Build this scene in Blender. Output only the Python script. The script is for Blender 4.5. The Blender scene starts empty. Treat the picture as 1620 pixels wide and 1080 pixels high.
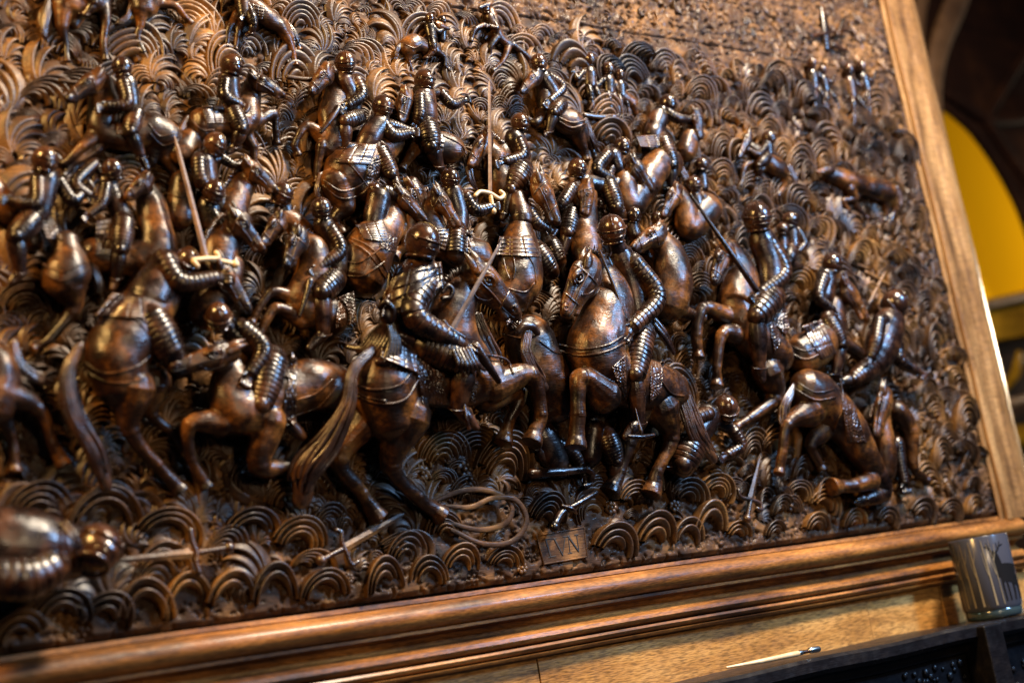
import bpy, bmesh, math, random
import numpy as np
from mathutils import Vector, Matrix
from mathutils.bvhtree import BVHTree

# ------------------------------------------------------------------ scene, camera, lights
S = bpy.context.scene
COL = S.collection
F = 2250.0                      # focal length in photo pixels (1620 wide)
U = 0.000578                    # one relief unit in metres
ex = Vector((3090, 50, -F)).normalized()
ez = Vector((-1812, 10780, -F)).normalized()
ez = (ez - ex * ez.dot(ex)).normalized()
ey = ez.cross(ex)
Rcw = Matrix((ex, ey, ez))      # camera -> world
CAM = -(Rcw @ Vector((0, 0, -1))) * 1.30
cd = bpy.data.cameras.new('camera'); cam = bpy.data.objects.new('camera', cd); COL.objects.link(cam)
cam.matrix_world = Matrix.Translation(CAM) @ Rcw.to_4x4()
cd.sensor_width = 36; cd.lens = 50; cd.clip_start = 0.01; cd.clip_end = 60
cd.dof.use_dof = True; cd.dof.focus_distance = 1.285; cd.dof.aperture_fstop = 3.4
S.camera = cam
W = bpy.data.worlds.new('World'); S.world = W; W.use_nodes = True
W.node_tree.nodes['Background'].inputs[0].default_value = (0.08, 0.30, 0.60, 1)
W.node_tree.nodes['Background'].inputs[1].default_value = 0.035
S.view_settings.view_transform = 'Standard'; S.view_settings.look = 'None'
S.view_settings.gamma = 1; S.view_settings.use_curve_mapping = False
S.view_settings.exposure = 0.2

def area(name, loc, tgt, size, power, col, sy=None):
    l = bpy.data.lights.new(name, 'AREA'); l.shape = 'RECTANGLE'; l.size = size; l.size_y = sy or size
    l.energy = power; l.color = col
    o = bpy.data.objects.new(name, l); COL.objects.link(o); o.location = loc
    o.rotation_euler = (Vector(tgt) - Vector(loc)).to_track_quat('-Z', 'Y').to_euler()
    return o
area('key_light', (0.50, -0.74, 1.05), (-0.08, 0, -0.18), 0.14, 66, (1.0, 0.84, 0.64), 0.20)
area('window_light', (0.80, -0.95, 0.42), (0.05, 0, -0.08), 0.13, 22, (0.30, 0.56, 1.0), 0.22)
area('lamp_light', (-0.95, -0.42, 0.62), (-0.35, 0, 0.12), 0.14, 15, (1.0, 0.58, 0.18))
area('room_light', (-0.15, -1.30, 0.10), (0.05, 0, -0.22), 0.2, 4, (1.0, 0.74, 0.46))
def spot(name, loc, tgt, power, col, ang, r=0.08):
    l = bpy.data.lights.new(name, 'SPOT'); l.energy = power; l.color = col; l.spot_size = math.radians(ang); l.spot_blend = 0.6
    l.shadow_soft_size = r
    o = bpy.data.objects.new(name, l); COL.objects.link(o); o.location = loc
    o.rotation_euler = (Vector(tgt) - Vector(loc)).to_track_quat('-Z', 'Y').to_euler()
    return o

# ------------------------------------------------------------------ helpers
def ray(px, py):
    return (Rcw @ Vector(((px - 810) / F, (540 - py) / F, -1)))     # unit depth
def P(px, py, h=0.0):
    d = ray(px, py); t = (-h * U - CAM.y) / d.y
    return CAM + d * t
def sc(px, py, h=0.0):
    d = ray(px, py); return (-h * U - CAM.y) / d.y / F              # metres per photo pixel there
YH = Vector((0, 1, 0))
rnd = random.Random(7)

class MB:
    def __init__(s): s.v = []; s.f = []
    def add(s, vs, fs):
        o = len(s.v); s.v.extend([tuple(v) for v in vs]); s.f.extend([tuple(i + o for i in f) for f in fs])
def build(name, mb, mat, parent=None, smooth=True, label=None):
    V = np.array(mb.v); c = Vector(V.mean(0)); me = bpy.data.meshes.new(name)
    me.from_pydata([tuple(v) for v in (V - V.mean(0))], [], mb.f); me.update()
    return link(name, me, c, mat, parent, smooth, label)
def wloc(o): return Vector(o['_w']) if '_w' in o else Vector(o.location)
ALLW = []
def link(name, me, c, mat, parent=None, smooth=True, label=None):
    me.materials.clear(); me.materials.append(mat)
    o = bpy.data.objects.new(name, me); COL.objects.link(o)
    o['_w'] = tuple(c); ALLW.append(o)
    if parent: o.parent = parent; o.location = c - wloc(parent)
    else: o.location = c
    if smooth: me.shade_smooth()
    if label: o['label'] = label
    return o
def empty(name, loc, label=None, cat=None, parent=None):
    o = bpy.data.objects.new(name, None); COL.objects.link(o); o.empty_display_size = .02
    o['_w'] = tuple(loc); ALLW.append(o)
    if parent: o.parent = parent; o.location = Vector(loc) - wloc(parent)
    else: o.location = loc
    if label: o['label'] = label
    if cat: o['category'] = cat
    return o
def tag(o, label=None, cat=None, group=None, kind=None):
    if label: o['label'] = label
    if cat: o['category'] = cat
    if group: o['group'] = group
    if kind: o['kind'] = kind
    return o

def cr(pts, n=6):
    """catmull-rom resample of tuples"""
    A = [np.array(p, float) for p in pts]
    if len(A) == 2: return [A[0] + (A[1] - A[0]) * i / n for i in range(n + 1)]
    A = [2 * A[0] - A[1]] + A + [2 * A[-1] - A[-2]]; out = []
    for i in range(1, len(A) - 2):
        a, b, c, d = A[i - 1:i + 3]
        for k in range(n):
            t = k / n
            out.append(.5 * ((2 * b) + (c - a) * t + (2 * a - 5 * b + 4 * c - d) * t * t + (3 * b - a - 3 * c + d) * t ** 3))
    out.append(A[-2]); return out
def sweep(mb, pts, rad, seg=12, flat=1.0, cap=True, groove=None):
    """tube through world points; flat scales the half-axis that points out of the board"""
    pts = [Vector(p) for p in pts]; n = len(pts)
    T = [(pts[min(i + 1, n - 1)] - pts[max(i - 1, 0)]).normalized() for i in range(n)]
    N = []; prev = None
    for t in T:
        a = t.cross(YH)
        if a.length < .25 and prev is not None: a = prev - t * prev.dot(t)
        if a.length < 1e-5: a = t.orthogonal()
        a.normalize()
        if prev is not None and a.dot(prev) < 0: a = -a
        N.append(a); prev = a
    R = list(rad)
    if cap:   # rounded ends
        for e in (0, -1):
            p, t, a, r = pts[e], T[e], N[e], R[e]
            sgn = -1 if e == 0 else 1
            ex_ = [(p + t * sgn * r * math.sin(q), r * max(.05, math.cos(q))) for q in (.5, .95, 1.3, 1.5)]
            if e == 0:
                for q, rr in ex_: pts.insert(0, q); T.insert(0, t); N.insert(0, a); R.insert(0, rr)
            else:
                for q, rr in ex_: pts.append(q); T.append(t); N.append(a); R.append(rr)
    vs = []; fs = []
    for i, p in enumerate(pts):
        b = T[i].cross(N[i])
        for k in range(seg):
            q = 2 * math.pi * k / seg
            g = 1 if groove is None else groove(q)
            vs.append(p + N[i] * (math.cos(q) * R[i] * g) + b * (math.sin(q) * R[i] * flat * g))
    m = len(pts)
    for i in range(m - 1):
        for k in range(seg):
            fs.append((i * seg + k, i * seg + (k + 1) % seg, (i + 1) * seg + (k + 1) % seg, (i + 1) * seg + k))
    fs.append(tuple(range(seg - 1, -1, -1))); fs.append(tuple((m - 1) * seg + k for k in range(seg)))
    mb.add(vs, fs)
def chain(mb, pts, seg=14, flat=.85, n=6, cap=True, groove=None):
    """pts: (x,y,h,r) in photo pixels / relief units"""
    q = cr(pts, n); ps = [P(a[0], a[1], a[2]) for a in q]
    sweep(mb, ps, [max(.3, a[3]) * sc(a[0], a[1], a[2]) for a in q], seg, flat, cap, groove)
def banded(mb, pts, nb, seg=18, flat=.9, amp=.13):
    q = cr(pts, 16); A = np.array(q); W3 = np.array([P(*a[:3]) for a in A])
    L = np.r_[0, np.cumsum(np.linalg.norm(np.diff(W3, axis=0), axis=1))]; L /= L[-1]
    prof = [(0, -.1), (.04, .7), (.12, .9), (.45, 1.0), (.8, 1.06), (.93, 1.06), (.97, .4)]
    ts = []; fac = []
    for b in range(nb):
        for t, f in prof: ts.append((b + t) / nb); fac.append(1 - amp + 2 * amp * f * .75)
    ts.append(1); fac.append(1 - amp)
    ps = []; rr = []
    for t, f in zip(ts, fac):
        a = [np.interp(t, L, A[:, j]) for j in range(4)]
        ps.append(P(*a[:3])); rr.append(a[3] * f * sc(*a[:3]))
    sweep(mb, ps, rr, seg, flat)
def ball(mb, c, r, ax=(1, 1, 1), seg=20, rings=12, M=None):
    vs = []; fs = []
    for i in range(rings + 1):
        th = math.pi * i / rings
        for k in range(seg):
            ph = 2 * math.pi * k / seg
            v = Vector((math.sin(th) * math.cos(ph) * ax[0], math.sin(th) * math.sin(ph) * ax[1], math.cos(th) * ax[2])) * r
            if M: v = M @ v
            vs.append(Vector(c) + v)
    for i in range(rings):
        for k in range(seg):
            fs.append((i * seg + k, i * seg + (k + 1) % seg, (i + 1) * seg + (k + 1) % seg, (i + 1) * seg + k))
    mb.add(vs, fs)
def remesh(name, mb, mat, vox, parent=None, smooth=3, label=None):
    V = np.array(mb.v); c = V.mean(0)
    me = bpy.data.meshes.new(name + '_raw'); me.from_pydata([tuple(v) for v in V - c], [], mb.f); me.update()
    o = bpy.data.objects.new('tmp', me); COL.objects.link(o)
    m = o.modifiers.new('r', 'REMESH'); m.mode = 'VOXEL'; m.voxel_size = vox * U; m.adaptivity = 0
    if smooth:
        k = o.modifiers.new('s', 'SMOOTH'); k.factor = .5; k.iterations = smooth
    dg = bpy.context.evaluated_depsgraph_get(); dg.update()
    new = bpy.data.meshes.new_from_object(o.evaluated_get(dg)); new.name = name
    bpy.data.objects.remove(o); bpy.data.meshes.remove(me)
    vv = np.empty(len(new.vertices) * 3); new.vertices.foreach_get('co', vv); vv = vv.reshape(-1, 3)
    nn = np.empty(len(new.vertices) * 3); new.vertices.foreach_get('normal', nn); nn = nn.reshape(-1, 3)
    g = np.random.RandomState(len(vv) % 9973); D = np.zeros(len(vv))
    for k in range(14):
        w = g.normal(0, 1, 3); w *= g.uniform(180, 620) / np.linalg.norm(w); D += np.sin(vv @ w + g.rand() * 6.28) * (260 / np.linalg.norm(w))
    vv = vv + nn * (D[:, None] * .20 * U * (1 if name == 'horse' else .5)); new.vertices.foreach_set('co', vv.ravel()); new.update()
    ob = link(name, new, Vector(c), mat, parent, True, label); vv = vv + c
    ob_b = BVHTree.FromPolygons([tuple(v) for v in vv], [tuple(p.vertices) for p in new.polygons])
    return ob, ob_b
def hit(bv, x, y):
    d = ray(x, y); dn = d.normalized(); r = bv.ray_cast(CAM, dn)
    return r[0]
def drape(mb, bv, path, r, lift=.35, seg=8, n=6, flat=.8):
    q = cr(path, n); ps = []; last = None; rr = []
    hits = [hit(bv, a[0], a[1]) for a in q]
    hs = [-(h.y) / U if h is not None else None for h in hits]
    good = [i for i, h in enumerate(hs) if h is not None]
    if not good: return
    hh = np.interp(range(len(q)), good, [hs[i] for i in good])
    for a, h in zip(q, hh):
        ps.append(P(a[0], a[1], h + r * lift)); rr.append(r * sc(a[0], a[1], h))
    sweep(mb, ps, rr, seg, flat)
def patch(mb, bv, cs, nu=40, nv=24, slats=0, lift=2.0, orn=False, amp=2.2, seed=0, edge=3.0, axis='v'):
    """cs: four px corners (a b / d c); grid draped on the body"""
    a, b, c, d = [np.array(k, float) for k in cs]
    H = np.full((nv + 1, nu + 1), np.nan); XY = np.zeros((nv + 1, nu + 1, 2))
    for j in range(nv + 1):
        for i in range(nu + 1):
            u = i / nu; v = j / nv
            p = (a * (1 - u) + b * u) * (1 - v) + (d * (1 - u) + c * u) * v
            XY[j, i] = p; h = hit(bv, p[0], p[1])
            if h is not None: H[j, i] = -h.y / U
    if np.isnan(H).all(): return
    m = np.nanmedian(H); H = np.where(np.isnan(H), m, H); H = np.clip(H, m - 30, m + 30)
    for _ in range(6):
        Hp = np.pad(H, 1, mode='edge'); H = (Hp[1:-1, 1:-1] * 2 + Hp[:-2, 1:-1] + Hp[2:, 1:-1] + Hp[1:-1, :-2] + Hp[1:-1, 2:]) / 6
    r_ = np.random.RandomState(seed); ph = r_.rand(8) * 6
    vs = []; fs = []
    for j in range(nv + 1):
        for i in range(nu + 1):
            u = i / nu; v = j / nv; h = H[j, i] + lift
            t = v if axis == 'v' else u
            if slats:
                q = (t * slats) % 1; h += amp * (min(1, q * 1.25)) * (0 if q > .93 else 1)
                q2 = ((u if axis == 'v' else v) * 3) % 1
                if q2 < .05: h -= 1.2
            if orn:
                x, y = XY[j, i]; h += .8 * amp * (math.sin(x * .8 + 2.4 * math.sin(y * .36 + ph[0])) * math.sin(y * .7 + 2 * math.sin(x * .31 + ph[1])))
            if i in (0, nu) or j in (0, nv): h -= edge
            vs.append(P(XY[j, i, 0], XY[j, i, 1], h))
    w = nu + 1
    for j in range(nv):
        for i in range(nu): fs.append((j * w + i, j * w + i + 1, (j + 1) * w + i + 1, (j + 1) * w + i))
    # underside for thickness
    o = len(vs); Hm = float(H.mean())
    for j in range(nv + 1):
        for i in range(nu + 1):
            vs.append(P(XY[j, i, 0], XY[j, i, 1], H[j, i] - 5))
    for j in range(nv):
        for i in range(nu): fs.append(tuple(reversed((o + j * w + i, o + j * w + i + 1, o + (j + 1) * w + i + 1, o + (j + 1) * w + i))))
    def side(i0, j0, i1, j1): fs.append((j0 * w + i0, o + j0 * w + i0, o + j1 * w + i1, j1 * w + i1))
    for i in range(nu): side(i, 0, i + 1, 0); side(i + 1, nv, i, nv)
    for j in range(nv): side(0, j + 1, 0, j); side(nu, j, nu, j + 1)
    mb.add(vs, fs)

# ------------------------------------------------------------------ materials
def newmat(name):
    m = bpy.data.materials.new(name); m.use_nodes = True; nt = m.node_tree
    return m, nt, nt.nodes['Principled BSDF']
def wood(name, c0, c1, c2, rough=(.22, .45), scale=(30, 30, 30), grain=.25, fine=900, coat=.3, bump=.12, dist=.0006, tool=0):
    m, nt, b = newmat(name); N = nt.nodes; L = nt.links
    geo = N.new('ShaderNodeNewGeometry'); mp = N.new('ShaderNodeMapping'); mp.inputs['Scale'].default_value = scale
    L.new(geo.outputs['Position'], mp.inputs['Vector'])
    n1 = N.new('ShaderNodeTexNoise'); n1.inputs['Scale'].default_value = 1; n1.inputs['Detail'].default_value = 6; n1.inputs['Roughness'].default_value = .65
    L.new(mp.outputs[0], n1.inputs['Vector'])
    cr_ = N.new('ShaderNodeValToRGB'); e = cr_.color_ramp.elements
    e[0].position = .34; e[0].color = (*c0, 1); e[1].position = .68; e[1].color = (*c2, 1)
    k = e.new(.5); k.color = (*c1, 1)
    L.new(n1.outputs['Fac'], cr_.inputs[0])
    # fine open grain
    mp2 = N.new('ShaderNodeMapping'); mp2.inputs['Scale'].default_value = (fine * .12, fine, fine)
    L.new(geo.outputs['Position'], mp2.inputs['Vector'])
    n2 = N.new('ShaderNodeTexNoise'); n2.inputs['Scale'].default_value = 1; n2.inputs['Detail'].default_value = 3
    L.new(mp2.outputs[0], n2.inputs['Vector'])
    mr = N.new('ShaderNodeMapRange'); mr.inputs['From Min'].default_value = .35; mr.inputs['From Max'].default_value = .6
    mr.inputs['To Min'].default_value = 1 - grain; mr.inputs['To Max'].default_value = 1.0
    L.new(n2.outputs['Fac'], mr.inputs[0])
    mx = N.new('ShaderNodeVectorMath'); mx.operation = 'MULTIPLY'
    L.new(cr_.outputs[0], mx.inputs[0]); L.new(mr.outputs[0], mx.inputs[1]); L.new(mx.outputs[0], b.inputs['Base Color'])
    r = N.new('ShaderNodeMapRange'); r.inputs['To Min'].default_value = rough[0]; r.inputs['To Max'].default_value = rough[1]
    r.inputs['From Min'].default_value = .3; r.inputs['From Max'].default_value = .7
    n3 = N.new('ShaderNodeTexNoise'); n3.inputs['Scale'].default_value = 110; n3.inputs['Detail'].default_value = 4
    L.new(geo.outputs['Position'], n3.inputs['Vector']); L.new(n3.outputs['Fac'], r.inputs[0]); L.new(r.outputs[0], b.inputs['Roughness'])
    bp = N.new('ShaderNodeBump'); bp.inputs['Strength'].default_value = bump; bp.inputs['Distance'].default_value = dist
    ad = N.new('ShaderNodeMath'); ad.operation = 'ADD'
    n4 = N.new('ShaderNodeTexNoise'); n4.inputs['Scale'].default_value = 260; n4.inputs['Detail'].default_value = 3
    L.new(geo.outputs['Position'], n4.inputs['Vector']); L.new(n4.outputs['Fac'], ad.inputs[0]); L.new(n2.outputs['Fac'], ad.inputs[1])
    L.new(ad.outputs[0], bp.inputs['Height']); L.new(bp.outputs[0], b.inputs['Normal'])
    if tool:
        n5 = N.new('ShaderNodeTexVoronoi'); n5.feature = 'SMOOTH_F1'; n5.inputs['Scale'].default_value = tool; L.new(geo.outputs['Position'], n5.inputs['Vector'])
        b2 = N.new('ShaderNodeBump'); b2.inputs['Strength'].default_value = .3; b2.inputs['Distance'].default_value = .0012; L.new(n5.outputs['Distance'], b2.inputs['Height']); L.new(b2.outputs[0], bp.inputs['Normal'])
    b.inputs['Coat Weight'].default_value = coat; b.inputs['Coat Roughness'].default_value = .18
    b.inputs['Specular IOR Level'].default_value = .6
    return m
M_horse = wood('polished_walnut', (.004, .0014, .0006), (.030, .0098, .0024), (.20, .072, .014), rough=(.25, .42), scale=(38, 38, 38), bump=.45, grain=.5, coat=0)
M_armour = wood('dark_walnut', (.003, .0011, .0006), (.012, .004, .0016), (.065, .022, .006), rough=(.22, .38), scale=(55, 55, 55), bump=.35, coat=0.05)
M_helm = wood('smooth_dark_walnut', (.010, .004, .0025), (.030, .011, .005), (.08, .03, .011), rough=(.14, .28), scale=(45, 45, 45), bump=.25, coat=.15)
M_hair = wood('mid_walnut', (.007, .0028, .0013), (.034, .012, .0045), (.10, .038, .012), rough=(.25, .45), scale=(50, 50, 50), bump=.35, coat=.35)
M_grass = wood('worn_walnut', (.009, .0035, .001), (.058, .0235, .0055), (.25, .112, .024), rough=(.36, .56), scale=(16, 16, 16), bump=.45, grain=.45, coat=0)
M_ground = wood('ground_walnut', (.009, .0035, .0012), (.052, .021, .0058), (.20, .09, .024), rough=(.58, .78), scale=(24, 24, 24), bump=.6, grain=.4, coat=.05)
M_frame = wood('golden_oak', (.05, .0165, .0035), (.20, .073, .013), (.40, .165, .036), rough=(.42, .6), scale=(9, 60, 60), bump=.3, grain=.55, fine=1100, coat=.08)
M_framev = wood('upright_oak', (.07, .03, .010), (.22, .105, .034), (.40, .215, .08), rough=(.3, .45), scale=(60, 60, 8), bump=.3, grain=.4, fine=700, coat=.5)
M_plank = wood('pale_oak', (.22, .096, .024), (.37, .175, .045), (.50, .265, .08), rough=(.35, .55), scale=(7, 30, 45), bump=.3, grain=.6, fine=950, coat=.1)
M_blade = wood('pale_limewood', (.07, .032, .012), (.14, .068, .026), (.24, .125, .05), rough=(.3, .5), scale=(40, 40, 40), bump=.2, coat=.2)
M_cream = wood('cream_limewood', (.45, .30, .15), (.6, .42, .22), (.75, .56, .33), rough=(.4, .6), scale=(40, 40, 40), bump=.2, coat=.1)
M_steel = wood('grey_stained_wood', (.07, .05, .046), (.13, .10, .095), (.20, .165, .16), rough=(.2, .35), scale=(40, 40, 40), bump=.15, coat=.5)
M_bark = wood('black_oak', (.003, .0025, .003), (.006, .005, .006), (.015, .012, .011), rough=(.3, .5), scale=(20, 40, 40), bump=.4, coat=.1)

for m_, v_ in ((M_bark, .2), (M_ground, .2), (M_grass, .42), (M_frame, .25), (M_horse, .36), (M_armour, .42), (M_plank, .25)): m_.node_tree.nodes['Principled BSDF'].inputs['Specular IOR Level'].default_value = v_
# ------------------------------------------------------------------ figure builders
PANEL = empty('carved_panel', P(700, 600, 0), 'dark carved wooden relief panel of armoured riders battling among curling grass', 'carved panel')
NF = [0]

def head_chains(mb, hd, det):
    """horse head: hd=(polx,poly,muzx,muzy,R,side,h[,dh]); side +1: jaw on the clockwise side of the poll-muzzle line"""
    px, py, mx, my, R, sd, h = hd[:7]; R *= 1.2 if R < 20 else 1.0; h += 9 if hd[4] < 20 else 0; dh = hd[7] if len(hd) > 7 else 0
    d = np.array([mx - px, my - py], float); L = np.hypot(*d); d /= L; n = np.array([-d[1], d[0]]) * sd
    def q(t, o, r, e=0): return (px + d[0] * L * t + n[0] * o * R, py + d[1] * L * t + n[1] * o * R, h + dh * t + e * R, r * R)
    mb2 = mb
    chain(mb2, [q(-.06, .12, .78), q(.16, .18, .92), q(.38, .14, .82), q(.62, .10, .64), q(.84, .08, .52), q(.95, .12, .44)], flat=.8)
    chain(mb2, [q(.10, .50, .66), q(.28, .62, .58), q(.48, .50, .42), q(.72, .50, .29), q(.88, .56, .25)], flat=.75)    # jaw, lower lip
    chain(mb2, [q(.02, -.40, .30, .30), q(.28, -.36, .34, .34), q(.55, -.26, .28, .26), q(.8, -.18, .28, .16)], flat=.8, n=4)   # nose ridge
    chain(mb2, [q(.10, -.22, .20, .62), q(.22, -.34, .20, .66), q(.34, -.22, .13, .6)], flat=.8, n=4)    # brow
    chain(mb2, [q(.88, -.12, .2, .3), q(.97, .0, .22, .24), q(.94, .14, .16, .22)], flat=.8, n=4)    # nostril rim
    for s in ((-.28, .35), (.05, .6)):    # ears
        a = q(-.05, s[0], .24, s[1]); b = q(-.2, s[0] - .12, .27, s[1]); c = q(-.38, s[0] - .2, .07, s[1] - .05)
        chain(mb2, [a, b, c], flat=.6, n=4, seg=10)
    def eye(parent):
        e = MB(); a = q(.23, -.05, .15, .60)
        c = P(a[0], a[1], a[2]); r = a[3] * sc(a[0], a[1], a[2]); ball(e, c, r, seg=12, rings=8)
        ps = []; 
        for k in range(17):
            w = k / 16 * 2 * math.pi
            t = .23 + .085 * math.cos(w); o = -.05 + .19 * math.sin(w)
            z = q(t, o, .1, .60); ps.append(P(*z[:3]))
        sweep(e, ps, [.075 * R * sc(px, py, h)] * 17, 6, 1, cap=False)
        build('eye', e, M_armour, parent)
    def bridle(parent, bv):
        if R > 20:      # nostril ring, mouth and cheek line cut on the big heads
            for (nm, pts, ww) in (('nostril', [(.88 + .045 * math.cos(t), -.02 + .13 * math.sin(t)) for t in np.linspace(0, 6.283, 13)], .05), ('mouth', [(1.0, .30), (.9, .36), (.78, .38), (.68, .36)], .045), ('brow', [(.12, -.05), (.2, -.30), (.30, -.30), (.37, -.1)], .07), ('cheek', [(.1, .85), (.3, .95), (.45, .72), (.5, .45)], .05)):
                e = MB(); drape(e, bv, [q(t, o, 0)[:2] for t, o in pts], R * ww, lift=.15)
                if e.v: build(nm, e, M_ink if nm == 'mouth' else M_horse, parent)
        b = MB(); w = max(.9, R * .06)
        drape(b, bv, [q(.02, -.6, 0)[:2], q(.06, 0, 0)[:2], q(.12, .55, 0)[:2], q(.2, 1.0, 0)[:2]], w)
        drape(b, bv, [q(.08, .3, 0)[:2], q(.4, .25, 0)[:2], q(.66, .3, 0)[:2]], w)
        drape(b, bv, [q(.62, -.42, 0)[:2], q(.66, 0, 0)[:2], q(.72, .5, 0)[:2]], w)
        if b.v: build('bridle', b, M_hair, parent)
    return eye, bridle

def strands(mb, path, n, r=1.0, wav=.25, seed=1, spread=1.0):
    """path (x,y,h,w): bundle of wavy locks filling a width w"""
    rs = random.Random(seed); q = cr(path, 8); A = np.array(q); K = len(A)
    T = np.gradient(A[:, :2], axis=0); T /= np.maximum(1e-6, np.linalg.norm(T, axis=1))[:, None]; Nn = np.c_[-T[:, 1], T[:, 0]]
    for i in range(n):
        o = (i + .5) / n * 2 - 1 + rs.uniform(-.08, .08); ph = rs.uniform(0, 6); e = 1 - rs.uniform(0, .14)
        ps = []; rr = []; m = int(K * e)
        for k in range(m):
            t = k / (K - 1); w = A[k, 3]
            oo = o + wav * math.sin(ph + t * 7.5) * t
            x, y = A[k, :2] + Nn[k] * oo * w * .82
            h = A[k, 2] + w * .75 * math.sqrt(max(0, 1 - min(1, abs(oo)) ** 2)) * .8 + rs.uniform(-.2, .2)
            ps.append(P(x, y, h)); rr.append(max(.35, (w / n * 1.75 * r) * (1 if t < .8 else 1 - (t - .8) * 3)) * sc(x, y, h))
        if len(ps) > 2: sweep(mb, ps, rr, 7, 1.15)
    # core
    chain(mb, [(a[0], a[1], a[2], a[3] * .72) for a in path], flat=.75)

def hoof(mb, a, b):
    d = np.array([b[0] - a[0], b[1] - a[1]], float); L = np.hypot(*d) or 1; d /= L; r = b[3]
    p0 = (b[0], b[1], b[2], r * .95); p1 = (b[0] + d[0] * r * 1.3, b[1] + d[1] * r * 1.3, b[2], r * 1.3)
    q = [p0, ((p0[0] + p1[0]) / 2, (p0[1] + p1[1]) / 2, b[2], r * 1.2), p1]
    ps = [P(*z[:3]) for z in q]; sweep(mb, ps, [z[3] * sc(*z[:3]) for z in q], 16, .95, cap=False)

def horse(chains, head=None, legs=(), tail=None, straps=(), skirt=None, saddle=None, mane=None, vox=1.5, label=None, det=True, neckmat=None, sw=1.6):
    mb = MB()
    for c in chains: chain(mb, c, flat=.8, seg=44, n=9)
    eb = None
    if head: eb = head_chains(mb, head, det)
    for l in legs:
        l = [(p[0], p[1], p[2], p[3] * 1.15) for p in l]; chain(mb, l, flat=.95, seg=16)
        for j in l[1:-1]:       # knobbly joints
            ball(mb, P(j[0], j[1], j[2]), j[3] * 1.05 * sc(*j[:3]), seg=12, rings=8)
        hoof(mb, l[-2], l[-1])
    ob, bv = remesh('horse', mb, M_horse, vox, PANEL, 7, label)
    if eb:
        eb[0](ob)
        if det: eb[1](ob, bv)
    if tail:
        t = MB(); strands(t, tail, max(5, min(11, int(tail[len(tail) // 2][3] * .62))), seed=int(tail[0][0])); build('tail', t, M_hair, ob)
    if mane:
        t = MB(); m = cr(mane, 7)
        for i in range(len(m) - 1):
            a = m[i]; ang = math.radians(a[3]); ln = a[4]
            for s in range(2):
                x, y = a[0] + rnd.uniform(-1, 1), a[1] + rnd.uniform(-1, 1); aa = ang + rnd.uniform(-.35, .35)
                ps = [(x + math.cos(aa + .5 * u) * ln * u, y - math.sin(aa + .5 * u) * ln * u, a[2] + 3 * math.sin(u * 3), 2.0 * (1.1 - u)) for u in (0, .35, .7, 1)]
                chain(t, ps, 6, 1, 3)
        build('mane', t, M_hair, ob)
    if straps:
        for s in straps:
            t = MB(); drape(t, bv, s, sw)
            if t.v: build('harness_strap', t, M_horse, ob)
    if skirt:
        for sk in [skirt]:
            t = MB(); patch(t, bv, sk[0], slats=sk[1], axis=sk[2] if len(sk) > 2 else 'v', lift=sk[3] if len(sk) > 3 else 2, amp=1.5)
            if t.v: build('saddle_skirt', t, M_hair, ob)
    if saddle:
        for k, sk in enumerate(saddle if isinstance(saddle[0], list) else [saddle]):
            t = MB(); patch(t, bv, sk, orn=True, seed=k + int(sk[0][0]), nu=50, nv=50, amp=1.6)
            if t.v: build('saddle_cloth', t, M_hair, ob)
    return ob, bv

def hand(mb, x, y, h, r, dx, dy):
    L = math.hypot(dx, dy) or 1; dx /= L; dy /= L; nx, ny = -dy, dx
    chain(mb, [(x, y, h, r * .75), (x + dx * r * .9, y + dy * r * .9, h, r * .8)], flat=.7, n=3)
    for k in range(4):
        o = (k - 1.5) * .48 * r; l = r * (1.0 - .12 * abs(k - 1.2))
        a = (x + dx * r * 1.2 + nx * o, y + dy * r * 1.2 + ny * o, h + r * .35, r * .27)
        b = (a[0] + dx * l * .7, a[1] + dy * l * .7, h + r * .55, r * .25)
        c = (a[0] + dx * l * .8, a[1] + dy * l * .8, h - r * .2, r * .22)
        chain(mb, [a, b, c], 8, 1, 3)
    chain(mb, [(x + nx * r * .6, y + ny * r * .6, h + r * .3, r * .28), (x + nx * r * .95 + dx * r * .6, y + ny * r * .95 + dy * r * .6, h + r * .5, r * .24)], 8, 1, 3)

def helmet(parent, x, y, h, r, face=(-.5, -.2, .7), mat=None, tilt=0.0):
    mb = MB(); c = P(x, y, h); R = r * sc(x, y, h)
    f = Vector((face[0], -face[2], face[1])).normalized(); up = Vector((math.sin(tilt), 0, math.cos(tilt)))
    rt = f.cross(up).normalized(); up = rt.cross(f).normalized()
    M = Matrix((rt, f, up)).transposed()
    ball(mb, c, R, (1.0, 1.04, 1.08), 30, 20, M)
    ball(mb, c + f * R * .22 - up * R * .28, R * .92, (.9, .95, .92), 26, 16, M)
    def arc(fn, a0, a1, rr, n=26):
        ps = [c + M @ (Vector(fn(a0 + (a1 - a0) * k / n)) * R) for k in range(n + 1)]
        # thin raised seam
        vs = MB(); sweep(vs, ps, [R * rr] * (n + 1), 6, 1); mb.add(vs.v, [tuple(q) for q in vs.f])
    arc(lambda a: (0, math.cos(a) * 1.05, math.sin(a) * 1.11), .35, 3.6, .05)           # comb
    arc(lambda a: (math.sin(a) * 1.03, math.cos(a) * 1.14, .10 - .16 * math.cos(a)), -1.75, 1.75, .065)   # visor rim
    arc(lambda a: (math.sin(a) * .93, math.cos(a) * 1.13, -.26 - .26 * math.cos(a)), -1.2, 1.2, .025)
    arc(lambda a: (math.sin(a) * .74, math.cos(a) * .78, -.92), 0, 6.283, .11)         # gorget
    for s in (-1, 1): ball(mb, c + M @ (Vector((s * .97, .12, .0)) * R), R * .13, seg=10, rings=6)
    return build('helmet', mb, mat or M_helm, parent)

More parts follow.
